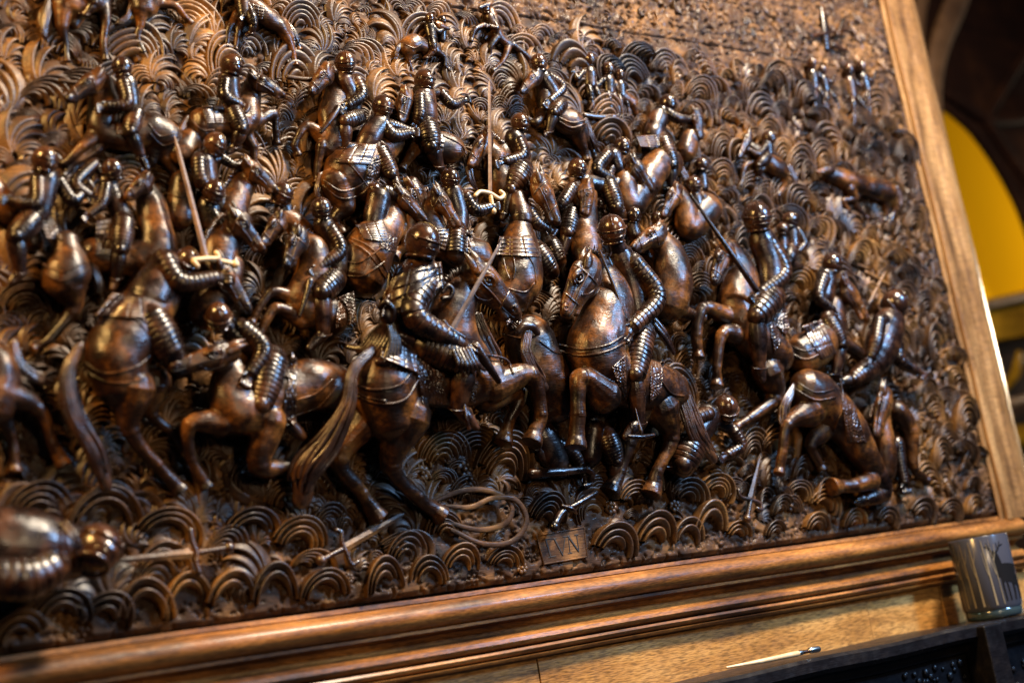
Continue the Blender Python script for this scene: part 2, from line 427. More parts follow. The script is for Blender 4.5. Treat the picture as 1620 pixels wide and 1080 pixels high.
def rider(hm=None, T=None, A=(), L=(), vox=1.3, label=None, name='rider', chest=True, hnd=True, extra=(), nb=None, belt=True):
    """hm=(x,y,h,r,face) T torso chain, A arms (x,y,h,r)x3, L legs hip knee ankle toe"""
    g_ = 1.0 if vox <= 1.05 else 1.14
    mb = MB(); A = [[(p[0], p[1], p[2], p[3] * g_) for p in a] for a in A]; L = [[(p[0], p[1], p[2], p[3] * g_) for p in l] for l in L]
    if T: T = [(p[0], p[1], p[2], p[3] * g_) for p in T]; chain(mb, T, flat=.8, seg=30)
    if T and hm: chain(mb, [(hm[0], hm[1], hm[2] - 2, hm[3] * .55), (T[0][0], T[0][1], T[0][2], T[0][3] * .7)], n=3)
    for e in extra: chain(mb, e, flat=.85)
    for a in A:
        chain(mb, [(p[0], p[1], p[2], p[3] * .8) for p in a])
        if T: chain(mb, [(T[0][0], T[0][1], T[0][2], T[0][3] * .6), (a[0][0], a[0][1], a[0][2], a[0][3] * .75)], n=3)
        if hnd:
            p, q = a[-2], a[-1]; hand(mb, q[0], q[1], q[2], q[3] * 1.0, q[0] - p[0], q[1] - p[1])
    for l in L:
        chain(mb, [(l[0][0], l[0][1], l[0][2], l[0][3] * .8), (l[1][0], l[1][1], l[1][2], l[1][3] * .85)])
        if len(l) > 2:
            k, an = l[1], l[2]; m = ((k[0] * .6 + an[0] * .4), (k[1] * .6 + an[1] * .4), k[2] * .6 + an[2] * .4, (k[3] * .55 + an[3] * .6))
            chain(mb, [(k[0], k[1], k[2], k[3] * .72), m, an])
        if len(l) > 3:
            an, to = l[2], l[3]; chain(mb, [(an[0], an[1], an[2], an[3] * 1.02), ((an[0] + to[0]) / 2, (an[1] + to[1]) / 2, to[2], an[3] * .95), to], flat=.8)
    if not mb.v and hm: ball(mb, P(hm[0], hm[1] + hm[3], hm[2] - 3), hm[3] * .8 * sc(hm[0], hm[1]))
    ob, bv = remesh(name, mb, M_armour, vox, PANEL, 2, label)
    if hm: helmet(ob, hm[0], hm[1], hm[2], hm[3], *(hm[4:]))
    for a in A:
        Lp = sum(math.hypot(a[i + 1][0] - a[i][0], a[i + 1][1] - a[i][1]) for i in range(len(a) - 1)); ra = np.mean([p[3] for p in a])
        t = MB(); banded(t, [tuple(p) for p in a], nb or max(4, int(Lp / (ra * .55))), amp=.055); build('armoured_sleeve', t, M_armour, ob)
    for l in L:
        a, b = l[0], l[1]; Lp = math.hypot(b[0] - a[0], b[1] - a[1]); ra = (a[3] + b[3]) / 2
        t = MB(); mid = ((a[0] + b[0]) / 2, (a[1] + b[1]) / 2, (a[2] + b[2]) / 2 + 2, max(a[3], b[3]) * 1.03)
        banded(t, [a, mid, b], nb or max(5, int((Lp + ra) / (ra * .40))), amp=.045)
        if len(l) > 2:      # knee cop
            ball(t, P(b[0], b[1], b[2] + b[3] * .3), b[3] * .72 * sc(*b[:3]), seg=14, rings=8)
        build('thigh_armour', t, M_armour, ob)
        if len(l) > 2:
            t = MB(); an = l[2]; ps = [P(an[0] + math.cos(w) * an[3] * 1.25, an[1] + math.sin(w) * an[3] * .35, an[2] + math.sin(w) * an[3] * 1.2) for w in np.linspace(0, 6.283, 17)]
            sweep(t, ps, [1.1 * sc(*an[:3])] * 17, 6, 1, cap=False); build('boot_cuff', t, M_armour, ob)
    return ob, bv

def torso_bands(parent, T, nb):
    t = MB(); banded(t, T, nb, amp=.06, flat=.82); build('breastplate', t, M_armour, parent)

def blade(name, a, b, w0, w1, mat, guard=None, grip=None, th=.35, label=None, parent=None, pommel=None, gw=2.2, gmat=None):
    """a,b (x,y,h); flat diamond blade, guard polyline, grip to point"""
    o = MB()
    A, B = P(*a), P(*b); t = (B - A).normalized(); n = t.cross(YH).normalized(); k = t.cross(n)
    vs = []; fs = []; N = 10
    for i in range(N + 1):
        u = i / N; w = (w0 * (1 - u) + w1 * u) * sc(*a)
        if i == N: w *= .25
        p = A.lerp(B, u)
        for dx, dy in ((1, 0), (0, th), (-1, 0), (0, -th)): vs.append(p + n * w * dx + k * w * dy)
    for i in range(N):
        for j in range(4): fs.append((i * 4 + j, i * 4 + (j + 1) % 4, (i + 1) * 4 + (j + 1) % 4, (i + 1) * 4 + j))
    fs.append((3, 2, 1, 0)); fs.append(tuple(N * 4 + j for j in range(4)))
    o.add(vs, fs); ob = build(name, o, mat, parent or PANEL, False, label)
    if guard:
        g = MB(); chain(g, [(x, y, a[2] + (z if False else 1), gw) for (x, y, z) in guard], 10, 1, 6); build('crossguard', g, gmat or mat, ob)
    if grip:
        g = MB(); banded(g, [(*a, gw * 1.0), (*grip, gw * 1.05)], 9, amp=.12, flat=1)
        ball(g, P(*grip), (pommel or gw * 1.7) * sc(*grip)); build('grip', g, gmat or M_armour, ob)
    return ob
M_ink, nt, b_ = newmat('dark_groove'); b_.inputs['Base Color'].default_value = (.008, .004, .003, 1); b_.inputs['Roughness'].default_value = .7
# ------------------------------------------------------------------ the board behind the figures
Z0 = P(800, 922, 0).z; X1 = P(1494, 400, 0).x      # bottom and right edges of the carving
X0 = P(-120, 540, 0).x; Z1 = P(700, -150, 0).z
rs = np.random.RandomState(3)
def board():
    step = .00105; xs = np.arange(X0, X1 + step, step); zs = np.arange(Z0, Z1 + step, step); nx, nz = len(xs), len(zs)
    XX, ZZ = np.meshgrid(xs, zs); H = np.zeros_like(XX)
    for k in range(9):
        a, b = rs.uniform(-60, 60, 2); H += .7 * np.sin(a * XX + b * ZZ + rs.rand() * 6)
    # small crescent gouges everywhere
    def stamp(cx, cz, r, ang, dep, wid=.3, arc=1.3):
        i = int((cx - X0) / step); j = int((cz - Z0) / step); k = int(r / step) + 3
        a, b, c, d = max(0, j - k), min(nz, j + k), max(0, i - k), min(nx, i + k)
        if b <= a or d <= c: return
        x = XX[a:b, c:d] - cx; z = ZZ[a:b, c:d] - cz; rr = np.hypot(x, z) / r; th = np.angle(np.exp(1j * (np.arctan2(z, x) - ang)))
        H[a:b, c:d] -= dep * np.exp(-((rr - .7) / (wid * .5)) ** 2) * np.clip(1.4 - np.abs(th) / arc * 1.4, 0, 1)
    for k in range(19000):
        cx = rs.uniform(X0, X1); cz = rs.uniform(Z0, Z1)
        stamp(cx, cz, rs.uniform(.002, .007), 1.2 + rs.uniform(-1.3, 1.3), rs.uniform(2.5, 6.0), .42)
    # little carved flowers
    for k in range(70):
        cx = rs.uniform(X0, X1); cz = Z0 + rs.uniform(.005, .12)
        for p in range(6):
            an = p * math.pi / 3; stamp(cx + .0045 * math.cos(an), cz + .0045 * math.sin(an), .0032, an, 4, .7, 6)
    # the joint between two boards
    jz = P(760, 19).z; H -= 6 * np.exp(-((ZZ - jz - .0015 * np.sin(XX * 9)) / .0009) ** 2)
    m = np.clip((ZZ - jz) / .004, 0, 1); N_ = np.zeros_like(H)
    for k in range(60):
        a, b = rs.normal(0, 420, 2); N_ += np.sin(a * XX + b * ZZ + rs.rand() * 6)
    H += m * N_ * .22
    e = np.minimum(np.minimum(ZZ - Z0, X1 - XX) / .004, 1); H += 8 * e - 10 + 4
    v = np.stack([XX, -H * U, ZZ], -1).reshape(-1, 3)
    c = v.mean(0); me = bpy.data.meshes.new('carved_ground')
    idx = np.arange(nx * nz).reshape(nz, nx)
    q = np.stack([idx[:-1, :-1], idx[:-1, 1:], idx[1:, 1:], idx[1:, :-1]], -1).reshape(-1, 4)
    me.vertices.add(len(v)); me.vertices.foreach_set('co', (v - c).ravel())
    me.loops.add(q.size); me.loops.foreach_set('vertex_index', q.ravel().astype(np.int32))
    me.polygons.add(len(q)); me.polygons.foreach_set('loop_start', np.arange(0, q.size, 4, dtype=np.int32)); me.polygons.foreach_set('loop_total', np.full(len(q), 4, np.int32))
    me.update(calc_edges=True); me.validate()
    return link('carved_ground', me, Vector(c), M_ground, PANEL)
GROUND = board(); JZ = P(760, 19).z
mb = MB()   # body of the panel behind the surface
def box(mb, x0, x1, y0, y1, z0, z1):
    vs = [(x, y, z) for x in (x0, x1) for y in (y0, y1) for z in (z0, z1)]
    mb.add(vs, [(0, 1, 3, 2), (4, 6, 7, 5), (0, 4, 5, 1), (2, 3, 7, 6), (0, 2, 6, 4), (1, 5, 7, 3)])
box(mb, X0, X1 - .001, .009, .05, Z0 + .0005, Z1)
build('backing_board', mb, M_armour, PANEL, False)

def tuft(mb, x, y, h0, R, rot=0.0, flip=1, nb=5, inner=.15, asp=1.0, lift=1.0, seed=0, span=(.0, 3.05), thick=1.0, sig=None):
    """nested carved blades arching over each other; R in world metres"""
    r_ = random.Random(seed); c = P(x, y, 0); sh = (r_.choice([.9, .8, .6, .45, .15, -.3]) if sig is None else sig) + r_.uniform(-.08, .08)
    na = 26; cr_, sr = math.cos(rot), math.sin(rot); ru = R / U
    for k in range(nb):
        p1 = 1 - (1 - inner) * k / nb; p0 = 1 - (1 - inner) * (k + .97) / nb
        j = r_.uniform(-.03, .03); a0 = span[0] + r_.uniform(0, .25); a1 = span[1] - r_.uniform(0, .5) * (1 if k else .4) - max(0, sh) * (.25 + .5 * k / nb)
        vs = []; fs = []; prof = [(1.0, -1.1), (.97, .6), (.86, 1.0), (.6, .85), (.3, .5), (.06, .1), (0, -1.1)]
        for i in range(na + 1):
            t = i / na; a = a0 + (a1 - a0) * t; env = max(.0, math.sin(math.pi * (t * .86 + .1))) ** .6
            wmid = (p0 + p1) / 2 + j; w = (p1 - p0) * (.4 + .6 * env)
            for (s, g) in prof:
                q = wmid + (s - .5) * w
                lx = -math.cos(a) * q * flip - flip * sh * (1 - q); ly = math.sin(a) * q * asp * (1.05 - .1 * math.cos(a))
                X = (lx * cr_ - ly * sr) * R; Zc = (lx * sr + ly * cr_) * R
                hh = h0 + lift * (ru * .15 * env * (.45 + .55 * q) + (1.4 + ru * .065 * thick * env) * g) + (0 if g > 0 else -3)
                vs.append((c.x + X, -hh * U, c.z + Zc))
        m = len(prof)
        for i in range(na):
            for s in range(m - 1): fs.append((i * m + s, i * m + s + 1, (i + 1) * m + s + 1, (i + 1) * m + s))
        mb.add(vs, fs)
def plume(mb, x, y, h0, R, rot=0.0, flip=1, nb=8, seed=0, lift=1.0, curl=2.4, fan=1.2):
    """tuft of separate pointed blades springing from one foot and curling over"""
    r_ = random.Random(seed); c = P(x, y, 0); ru = R / U; n = 16
    prof = [(1.0, -1.1), (.9, .5), (.55, 1.0), (.2, .6), (-.5, .1), (-.9, -.3), (-1.0, -1.1)]
    for k in range(nb):
        u = k / max(1, nb - 1); a = math.pi / 2 + rot + flip * (fan * (.62 - u)) + r_.uniform(-.1, .1)
        L = R * (1.9 - 1.0 * u) * r_.uniform(.82, 1.12); cu = curl * (.75 + .5 * u) * r_.uniform(.8, 1.2)
        px_, pz_ = c.x + flip * R * (-.55 + .25 * u) + r_.uniform(-.05, .05) * R, c.z + r_.uniform(-.05, .08) * R; vs = []; fs = []
        for i in range(n + 1):
            t = i / n; w = R * .135 * (.35 + 1.0 * math.sin(math.pi * min(1, t * .8 + .18))) * (1 - t ** 5)
            dx, dz = math.cos(a), math.sin(a); e = math.sin(math.pi * (t * .8 + .1))
            hh = h0 + lift * ru * (.03 + .11 * e * (1 - .4 * u)) 
            for (q, g) in prof:
                gg = (1.0 + ru * .075 * min(1, w / (R * .1))) * g + (0 if g > -1 else -3)
                vs.append((px_ - dz * w * q * -flip, -(hh + gg) * U, pz_ + dx * w * q * -flip))
            px_ += dx * L / n; pz_ += dz * L / n; a -= flip * cu / n
        m = len(prof)
        for i in range(n):
            for j in range(m - 1): fs.append((i * m + j, i * m + j + 1, (i + 1) * m + j + 1, (i + 1) * m + j))
        mb.add(vs, fs)
PT = []
def scatter():
    r_ = random.Random(11); W_ = X1 - X0; out = []
    for k in range(36000):
        x = r_.uniform(X0 + .01, X1 - .03); z = r_.uniform(Z0 + .03, JZ - .012 - .04 * max(0, x - .02))
        R = r_.choice([.009, .012, .015, .018, .022, .026]) * r_.uniform(.9, 1.1) * (1.1 if x < 0 else 1.05)
        if all((x - a) ** 2 + ((z - b) * 1.2) ** 2 > (.86 * (R + c_) * .5) ** 2 for a, b, c_ in out): out.append((x, z, R))
    return out
def topx(x, z):   # world point on the board back to photo pixels
    v = Rcw.transposed() @ (Vector((x, 0, z)) - CAM); return 810 + v.x / -v.z * F, 540 - v.y / -v.z * F
tl = scatter(); tl.sort(key=lambda a: -a[2] / (Vector((a[0], 0, a[1])) - CAM).length)
stuff = MB(); cnt = 0; r5 = random.Random(5)
for k, (x, z, R) in enumerate(tl):
    px, py = topx(x, z); fl = 1 if rnd.random() < .72 else -1
    if px < -60 or px > 1620 or py < -40 or py > 1060: continue
    if z < Z0 + .062 and r5.random() < .7: continue
    if (835 < px < 940 and 825 < py < 905) or (700 < px < 825 and 785 < py < 850): continue
    mb = MB() if cnt < 90 else stuff
    if rnd.random() < (.62 if x < .12 else .15): plume(mb, px, py + .4 * R / sc(px, py), rnd.uniform(0, 3), R * rnd.uniform(.9, 1.2), rot=rnd.gauss(-.25 * fl, .3), flip=fl, nb=rnd.choice([6, 7, 8, 9]), seed=k, lift=rnd.uniform(.7, 1.3), curl=rnd.uniform(1.8, 3.3), fan=rnd.uniform(.8, 1.7))
    else: tuft(mb, px, py + .35 * R / sc(px, py), rnd.uniform(0, 3), R, rot=rnd.gauss(-.25 * fl, .35), flip=fl, nb=rnd.choice([4, 5, 5, 6]), inner=rnd.uniform(.12, .35), asp=rnd.uniform(.8, 1.6), seed=k, lift=rnd.uniform(.9, 1.3) * (1.0 if x < .12 else 1.7))
    if cnt < 90: build('grass_tuft', mb, M_grass, PANEL)
    cnt += 1
r6 = random.Random(21)
for k in range(420):       # sparse low scrub on the far field
    x = r6.uniform(X0, X1 - .01); z = r6.uniform(JZ - .01, Z1); px, py = topx(x, z)
    if 560 < px < 1440 and -20 < py < 140: plume(stuff, px, py, 0, r6.uniform(.004, .009), rot=r6.gauss(-.2, .4), flip=r6.choice([1, 1, -1]), nb=r6.choice([4, 5, 6]), seed=k, lift=1.3, curl=r6.uniform(1.5, 3), fan=1.3)
g = build('small_grass_tufts', stuff, M_grass, PANEL); g['kind'] = 'stuff'
# thick looped leaves along the lower edge, drawn one by one  (x, y of the foot line centre, half width px, blades, inner, aspect, rot, flip)
LOOPS = [(30, 1015, 45, 3, .3, .9, .1, 1), (95, 985, 45, 3, .35, 1.0, -.3, 1), (165, 985, 38, 3, .3, 1.1, -.5, 1), (228, 985, 42, 2, .55, 1.35, -.1, -1), (297, 975, 38, 2, .62, 1.45, .05, 1), (362, 962, 38, 2, .5, 1.3, -.15, 1),
 (432, 958, 36, 2, .58, 1.5, -.05, 1), (512, 950, 42, 3, .5, 1.0, -.1, 1), (608, 942, 32, 3, .42, 1.55, .05, 1), (675, 928, 32, 3, .4, 1.25, -.1, -1), (725, 905, 32, 3, .4, 1.2, -.35, 1), (795, 900, 32, 4, .3, .9, -.25, 1),
 (968, 880, 40, 3, .35, 1.1, -.4, 1), (1030, 868, 40, 3, .35, 1.25, -.35, 1), (1085, 862, 30, 2, .5, 1.2, -.3, 1), (1120, 850, 32, 2, .5, 1.5, -.25, 1), (1165, 852, 25, 3, .3, .9, -.3, 1), (1225, 850, 24, 3, .3, .9, 0, 1), (1290, 842, 26, 3, .3, 1, -.2, 1), (1350, 836, 26, 4, .25, 1, -.1, 1),
 (1400, 832, 24, 3, .3, 1.1, -.5, 1), (1455, 824, 28, 3, .25, 1.2, -.6, 1), (1500, 820, 24, 4, .3, 1.1, -.5, 1), (1540, 812, 24, 3, .2, 1.0, .1, 1),
 (60, 820, 48, 4, .3, 1.0, -.2, 1), (165, 850, 60, 3, .62, 1.1, 0, 1), (262, 860, 50, 3, .5, .9, -.4, 1), (395, 855, 44, 3, .45, 1.0, -.4, 1), (470, 870, 44, 4, .35, 1.0, -.3, 1), (450, 800, 36, 4, .3, 1, 0, 1), (520, 830, 30, 4, .3, .9, .1, 1),
 (640, 890, 34, 4, .25, 1.2, -.2, 1), (700, 850, 32, 5, .2, 1.1, 0, -1), (860, 830, 34, 5, .25, 1.3, -.4, 1), (1000, 800, 34, 4, .3, 1, -.3, 1), (1085, 800, 36, 4, .3, 1, -.5, 1), (1130, 785, 30, 4, .3, 1, -.6, 1), (1300, 810, 30, 3, .4, 1, -.6, 1), (1260, 790, 26, 3, .4, 1, -.6, 1),
 (700, 735, 44, 6, .2, 1.0, -.2, 1), (790, 760, 50, 6, .3, 1.3, -.35, 1), (745, 720, 46, 6, .2, .8, .2, -1), (360, 700, 40, 6, .2, 1, -.2, 1), (40, 500, 46, 6, .2, 1, -.2, 1), (400, 780, 36, 5, .2, 1.2, .2, -1), (1000, 690, 40, 6, .2, .9, 0, 1)]
for i, (x, y, hw, nb, inn, asp, rot, fl) in enumerate(LOOPS):
    mb = MB(); tuft(mb, x, y, 1.5, 1.18 * hw * sc(x, y), rot=rot, flip=fl, nb=nb, inner=inn, asp=asp, seed=900 + i, lift=2.0 if asp > 1.2 else 1.7, thick=1.3, sig=.1)
    build('looped_leaf', mb, M_grass, PANEL)
# carved coil of ribbon
mb = MB()
chain(mb, [(690, 792, 12, 3), (730, 776, 15, 4.6), (775, 776, 17, 5), (808, 795, 18, 4.6), (802, 825, 18, 5), (760, 838, 16, 4.6), (705, 825, 12, 4)], flat=.5)
chain(mb, [(705, 800, 16, 3), (745, 802, 19, 4.6), (778, 788, 21, 4), (815, 790, 22, 4.8), (833, 822, 21, 5), (812, 855, 19, 5), (765, 860, 17, 4.6), (715, 838, 12, 4)], flat=.5)
build('ribbon', mb, M_ground, PANEL)
def flower(x, y, r):
    mb = MB()
    for k in range(7):
        a = k * 2 * math.pi / 7; ball(mb, P(x + .62 * r * math.cos(a), y + .62 * r * math.sin(a), 5), .40 * r * sc(x, y), (1, .6, 1), seg=10, rings=6)
    ball(mb, P(x, y, 12), .34 * r * sc(x, y), seg=10, rings=6); build('flower', mb, M_grass, PANEL)
for f in ((668, 748, 13), (735, 742, 15), (745, 758, 12), (967, 803, 11), (905, 777, 9), (826, 898, 10), (552, 915, 9), (1068, 800, 10), (222, 850, 13), (370, 900, 9), (145, 803, 13), (1252, 800, 9)): flower(*f)

# signature plaque
mb = MB(); a, b, c, d = P(849, 847, 7), P(924, 834, 7), P(929, 880, 7), P(861, 892, 7)
k = Vector((0, .008, 0)); mb.add([a, b, c, d, a + k, b + k, c + k, d + k], [(3, 2, 1, 0), (0, 1, 5, 4), (1, 2, 6, 5), (2, 3, 7, 6), (3, 0, 4, 7)])
pl = build('signature_plaque', mb, M_ground, PANEL, False)
def stroke(mb, pts, w):
    for (p, q) in zip(pts[:-1], pts[1:]): sweep(mb, [P(p[0], p[1], 7.3), P((p[0] + q[0]) / 2, (p[1] + q[1]) / 2, 7.3), P(q[0], q[1], 7.3)], [w * sc(*p)] * 3, 6, .35)
mb = MB()
for pts, w in (([(863, 853), (871, 880)], 1.7), ([(859, 853), (871, 852)], .9), ([(868, 881), (879, 879)], .9),
             ([(877, 852), (890, 877)], 1.8), ([(890, 877), (894, 849)], .9), ([(873, 852), (880, 851)], .9), ([(891, 849), (898, 848)], .9),
             ([(902, 874), (899, 848)], .9), ([(899, 848), (915, 871)], 1.9), ([(916, 871), (912, 845)], .9), ([(896, 848), (901, 847)], .9), ([(909, 846), (915, 845)], .9), ([(899, 875), (905, 874)], .9)): stroke(mb, pts, w)
build('lettering', mb, M_ink, pl)
mb = MB()
for p, q in (((849, 847), (924, 834)), ((924, 834), (929, 880)), ((929, 880), (861, 892)), ((861, 892), (849, 847))): sweep(mb, [P(*p, 7), P((p[0] + q[0]) / 2, (p[1] + q[1]) / 2, 7), P(*q, 7)], [1.5 * sc(*p)] * 3, 6, .8)
build('border', mb, M_ground, pl)

# ------------------------------------------------------------------ frame
FR = empty('panel_surround', P(1000, 950, 0), 'golden oak moulded frame around the carved panel, plain ridged edge', 'frame')
def prof_pts(x, lst, vert=False):
    return [(P(x, y, h).z, -h * U) if not vert else (P(y, x, h).x, -h * U) for (y, h) in lst]
pf = [(888, -28), (897.5, -28), (898, 3), (904, 4), (905.5, 2), (906, 8), (908.5, 15), (913, 21), (919, 25), (926, 26), (933, 23), (939, 17), (942, 10), (943, 8), (943.5, 11), (948, 11), (948.5, 3), (953, -9), (960, -11), (967, -6), (971, 4), (976, 11), (982, 12.5), (987, 10), (990, 5), (990.6, -4), (991.5, -4), (993, 8.5), (996.5, 10.5), (1000, 9), (1003, 5), (1003.2, -4), (1004.2, -3), (1006, 8), (1009, 7), (1011, 4), (1011.5, -6), (1014, -8)]
pp = prof_pts(1000, pf)
Xr = P(1522, 470, 0).x
XL = X0
mb = MB(); vs = []; fs = []; NS = 90
for i in range(NS + 1):
    x = XL + (Xr - .0005 - XL) * i / NS
    for (z, y) in pp: vs.append((x, y + .0006 * math.sin(x * 21) , z + .0005 * math.sin(x * 13)))
m = len(pp)
for i in range(NS):
    for j in range(m - 1): fs.append((i * m + j, i * m + j + 1, (i + 1) * m + j + 1, (i + 1) * m + j))
mb.add(vs, fs); o = build('bottom_rail', mb, M_frame, FR)
mod = o.modifiers.new('e', 'EDGE_SPLIT'); mod.split_angle = math.radians(38)
pv = [(1477, -14), (1481.5, -14), (1482, 1), (1483, 5), (1486, 8), (1489, 8), (1491, 5), (1491.5, 9), (1496, 15), (1501, 16), (1505, 13), (1506, 11), (1520, 11), (1527, 11), (1529, 11), (1534, 10), (1538, 7), (1541, 2), (1542, -40)]
qq = prof_pts(400, pv, True); vs = []; fs = []; zt = Z1; zb = P(1000, 906, 8).z
for i in range(NS + 1):
    z = zb + (zt - zb) * i / NS
    for (x, y) in qq: vs.append((x + .0006 * math.sin(z * 17), y + .0004 * math.sin(z * 40), z))
m = len(qq)
for i in range(NS):
    for j in range(m - 1): fs.append((i * m + j, i * m + j + 1, (i + 1) * m + j + 1, (i + 1) * m + j))
mb = MB(); mb.add(vs, fs); o = build('side_stile', mb, M_framev, FR)
mod = o.modifiers.new('e', 'EDGE_SPLIT'); mod.split_angle = math.radians(38)

# ------------------------------------------------------------------ oak planks below the frame
PW = empty('oak_panelling', P(1100, 1060, -8), 'pale open-grained oak boards between the frame and the dark mantelshelf', 'wood panelling')
zt = P(1000, 1013, -8).z; zb = P(1300, 1060, -8).z - .09; joints = [X0, P(852, 1060, -8).x, P(1369, 950, -8).x, P(1478, 900, -8).x, Xr + .16]
for i in range(4):
    mb = MB(); box(mb, joints[i] + .0004, joints[i + 1] - .0004, (8 - [0, 1.2, 0, 2][i]) * U, .03, zb, zt); o = build('board', mb, M_plank, PW, False)
    bv = o.modifiers.new('b', 'BEVEL'); bv.width = .0006; bv.segments = 2

# ------------------------------------------------------------------ mantelshelf
GH = 95.0
zl = P(1572, 978, GH).z
SH = empty('mantelshelf', P(1300, 1040, 60), 'near-black carved oak mantelshelf with bracket along the bottom of the picture', 'shelf')
mb = MB(); zz = zl; e0 = -(150 * U)
prof = [(0.006, zz), (e0 + .004, zz), (e0, zz - .003), (e0, zz - .012), (e0 + .004, zz - .016), (e0 + .012, zz - .018), (e0 + .016, zz - .026), (e0 + .022, zz - .028), (e0 + .022, zz - .2)]
vs = []; fs = []
for i in range(61):
    x = X0 + (1.6 - X0) * i / 60
    for (y, z) in prof: vs.append((x, y + .0007 * math.sin(x * 23), z + .0008 * math.sin(x * 31 + 1)))
m = len(prof)
for i in range(60):
    for j in range(m - 1): fs.append((i * m + j, (i + 1) * m + j, (i + 1) * m + j + 1, i * m + j + 1))
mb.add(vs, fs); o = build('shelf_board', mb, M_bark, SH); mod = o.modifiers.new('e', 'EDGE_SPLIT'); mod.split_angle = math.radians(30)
mb = MB()
for k in range(260):
    x = rnd.uniform(.05, .75); z = zz - rnd.uniform(.033, .1); ball(mb, (x, e0 + .021, z), rnd.uniform(.002, .005), (1, .6, 1), 8, 6)
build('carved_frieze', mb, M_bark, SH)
a = P(1557, 1000, 165); b = P(1586, 1000, 165)
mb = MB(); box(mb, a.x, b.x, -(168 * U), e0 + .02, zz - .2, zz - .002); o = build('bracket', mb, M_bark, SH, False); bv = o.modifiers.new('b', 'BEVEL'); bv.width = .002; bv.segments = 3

# ------------------------------------------------------------------ candle glass
M_glass, nt, b_ = newmat('smoked_glass'); b_.inputs['Base Color'].default_value = (.038, .038, .048, 1); b_.inputs['Roughness'].default_value = .2; b_.inputs['IOR'].default_value = 1.45
M_gbase, nt, b_ = newmat('clear_glass_base'); b_.inputs['Base Color'].default_value = (.045, .075, .085, 1); b_.inputs['Roughness'].default_value = .15; b_.inputs['Transmission Weight'].default_value = .6
M_tree, nt, b_ = newmat('tan_print'); b_.inputs['Base Color'].default_value = (.20, .16, .10, 1); b_.inputs['Roughness'].default_value = .3
M_deer, nt, b_ = newmat('black_print'); b_.inputs['Base Color'].default_value = (.008, .007, .007, 1); b_.inputs['Roughness'].default_value = .25
gc = P(1571, 960, GH); gr = 46 * sc(1571, 960, GH); gh = 127 * sc(1571, 960, GH)
GL = empty('candle_glass', (gc.x, gc.y, zl), 'smoky candle glass printed with bare tree trunks and a dark antlered deer', 'candle holder')
mb = MB(); vs = []; fs = []; pr = [(gr * .96, .010), (gr, .013), (gr, gh), (gr * .985, gh + .0008), (gr * .95, gh), (gr * .95, .014), (0.0005, .013)]
for (r, z) in pr:
    for k in range(64): vs.append((gc.x + r * math.cos(k * math.pi / 32), gc.y + r * math.sin(k * math.pi / 32), zl + z))
for j in range(len(pr) - 1):
    for k in range(64): fs.append((j * 64 + k, j * 64 + (k + 1) % 64, (j + 1) * 64 + (k + 1) % 64, (j + 1) * 64 + k))
mb.add(vs, fs); build('glass_cup', mb, M_glass, GL)
mb = MB(); vs = []; fs = []; pr = [(.0005, .0005), (gr * .9, .0005), (gr * .95, .003), (gr * .95, .0125), (.0005, .0125)]
for (r, z) in pr:
    for k in range(64): vs.append((gc.x + r * math.cos(k * math.pi / 32), gc.y + r * math.sin(k * math.pi / 32), zl + z))
for j in range(len(pr) - 1):
    for k in range(64): fs.append((j * 64 + k, j * 64 + (k + 1) % 64, (j + 1) * 64 + (k + 1) % 64, (j + 1) * 64 + k))
mb.add(vs, fs); build('glass_base', mb, M_gbase, GL)
view = math.atan2(CAM.y - gc.y, CAM.x - gc.x)
def onglass(u, v, off=.0004):      # u -1..1 across the side facing the room, v 0..1 up
    a = view + math.asin(max(-.98, min(.98, u))); return Vector((gc.x + (gr + off) * math.cos(a), gc.y + (gr + off) * math.sin(a), zl + .014 + v * (gh - .016)))
def decal(mb, pts, w0, w1):
    q = cr(pts, 5); n = len(q); vs = []; fs = []
    for i, p in enumerate(q):
        w = (w0 + (w1 - w0) * i / (n - 1)); a = q[max(0, i - 1)]; b = q[min(n - 1, i + 1)]; d = np.array([b[0] - a[0], b[1] - a[1]]); d /= np.linalg.norm(d) + 1e-9
        vs += [onglass(p[0] - d[1] * w, p[1] + d[0] * w), onglass(p[0] + d[1] * w, p[1] - d[0] * w)]
    for i in range(n - 1): fs.append((2 * i, 2 * i + 1, 2 * i + 3, 2 * i + 2))
    mb.add(vs, fs)
mb = MB()
for u, w in ((-.80, .022), (-.58, .045), (-.30, .055), (.12, .05), (.36, .02)):
    decal(mb, [(u + .05, .0), (u + .01 , .5), (u - .05, .98)], w * .6, w * .25)
    for s in (-1, 1): decal(mb, [(u - .01, .55 + .1 * s), (u + .07 * s, .68 + .08 * s), (u + .10 * s, .85 + .05 * s)], .012, .005)
build('printed_trees', mb, M_tree, GL, False)
mb = MB()
decal(mb, [(.52, .04), (.5, .25), (.5, .42)], .02, .035); decal(mb, [(.66, .04), (.64, .25), (.62, .42)], .02, .035); decal(mb, [(.45, .42), (.6, .46), (.8, .44), (.95, .4)], .12, .16)
decal(mb, [(.52, .42), (.47, .62), (.44, .74)], .13, .08); decal(mb, [(.46, .7), (.40, .76), (.32, .72)], .055, .03); decal(mb, [(.8, .4), (.82, .2), (.8, .04)], .04, .02); decal(mb, [(.93, .4), (.95, .2), (.95, .04)], .04, .02)
for s in (-1, 1):
    decal(mb, [(.44, .76), (.44 + .14 * s, .82), (.44 + .22 * s, .93)], .018, .01)
    decal(mb, [(.44 + .12 * s, .81), (.44 + .10 * s, .92)], .014, .006); decal(mb, [(.44 + .18 * s, .86), (.44 + .30 * s, .88)], .014, .006)
build('printed_deer', mb, M_deer, GL, False)

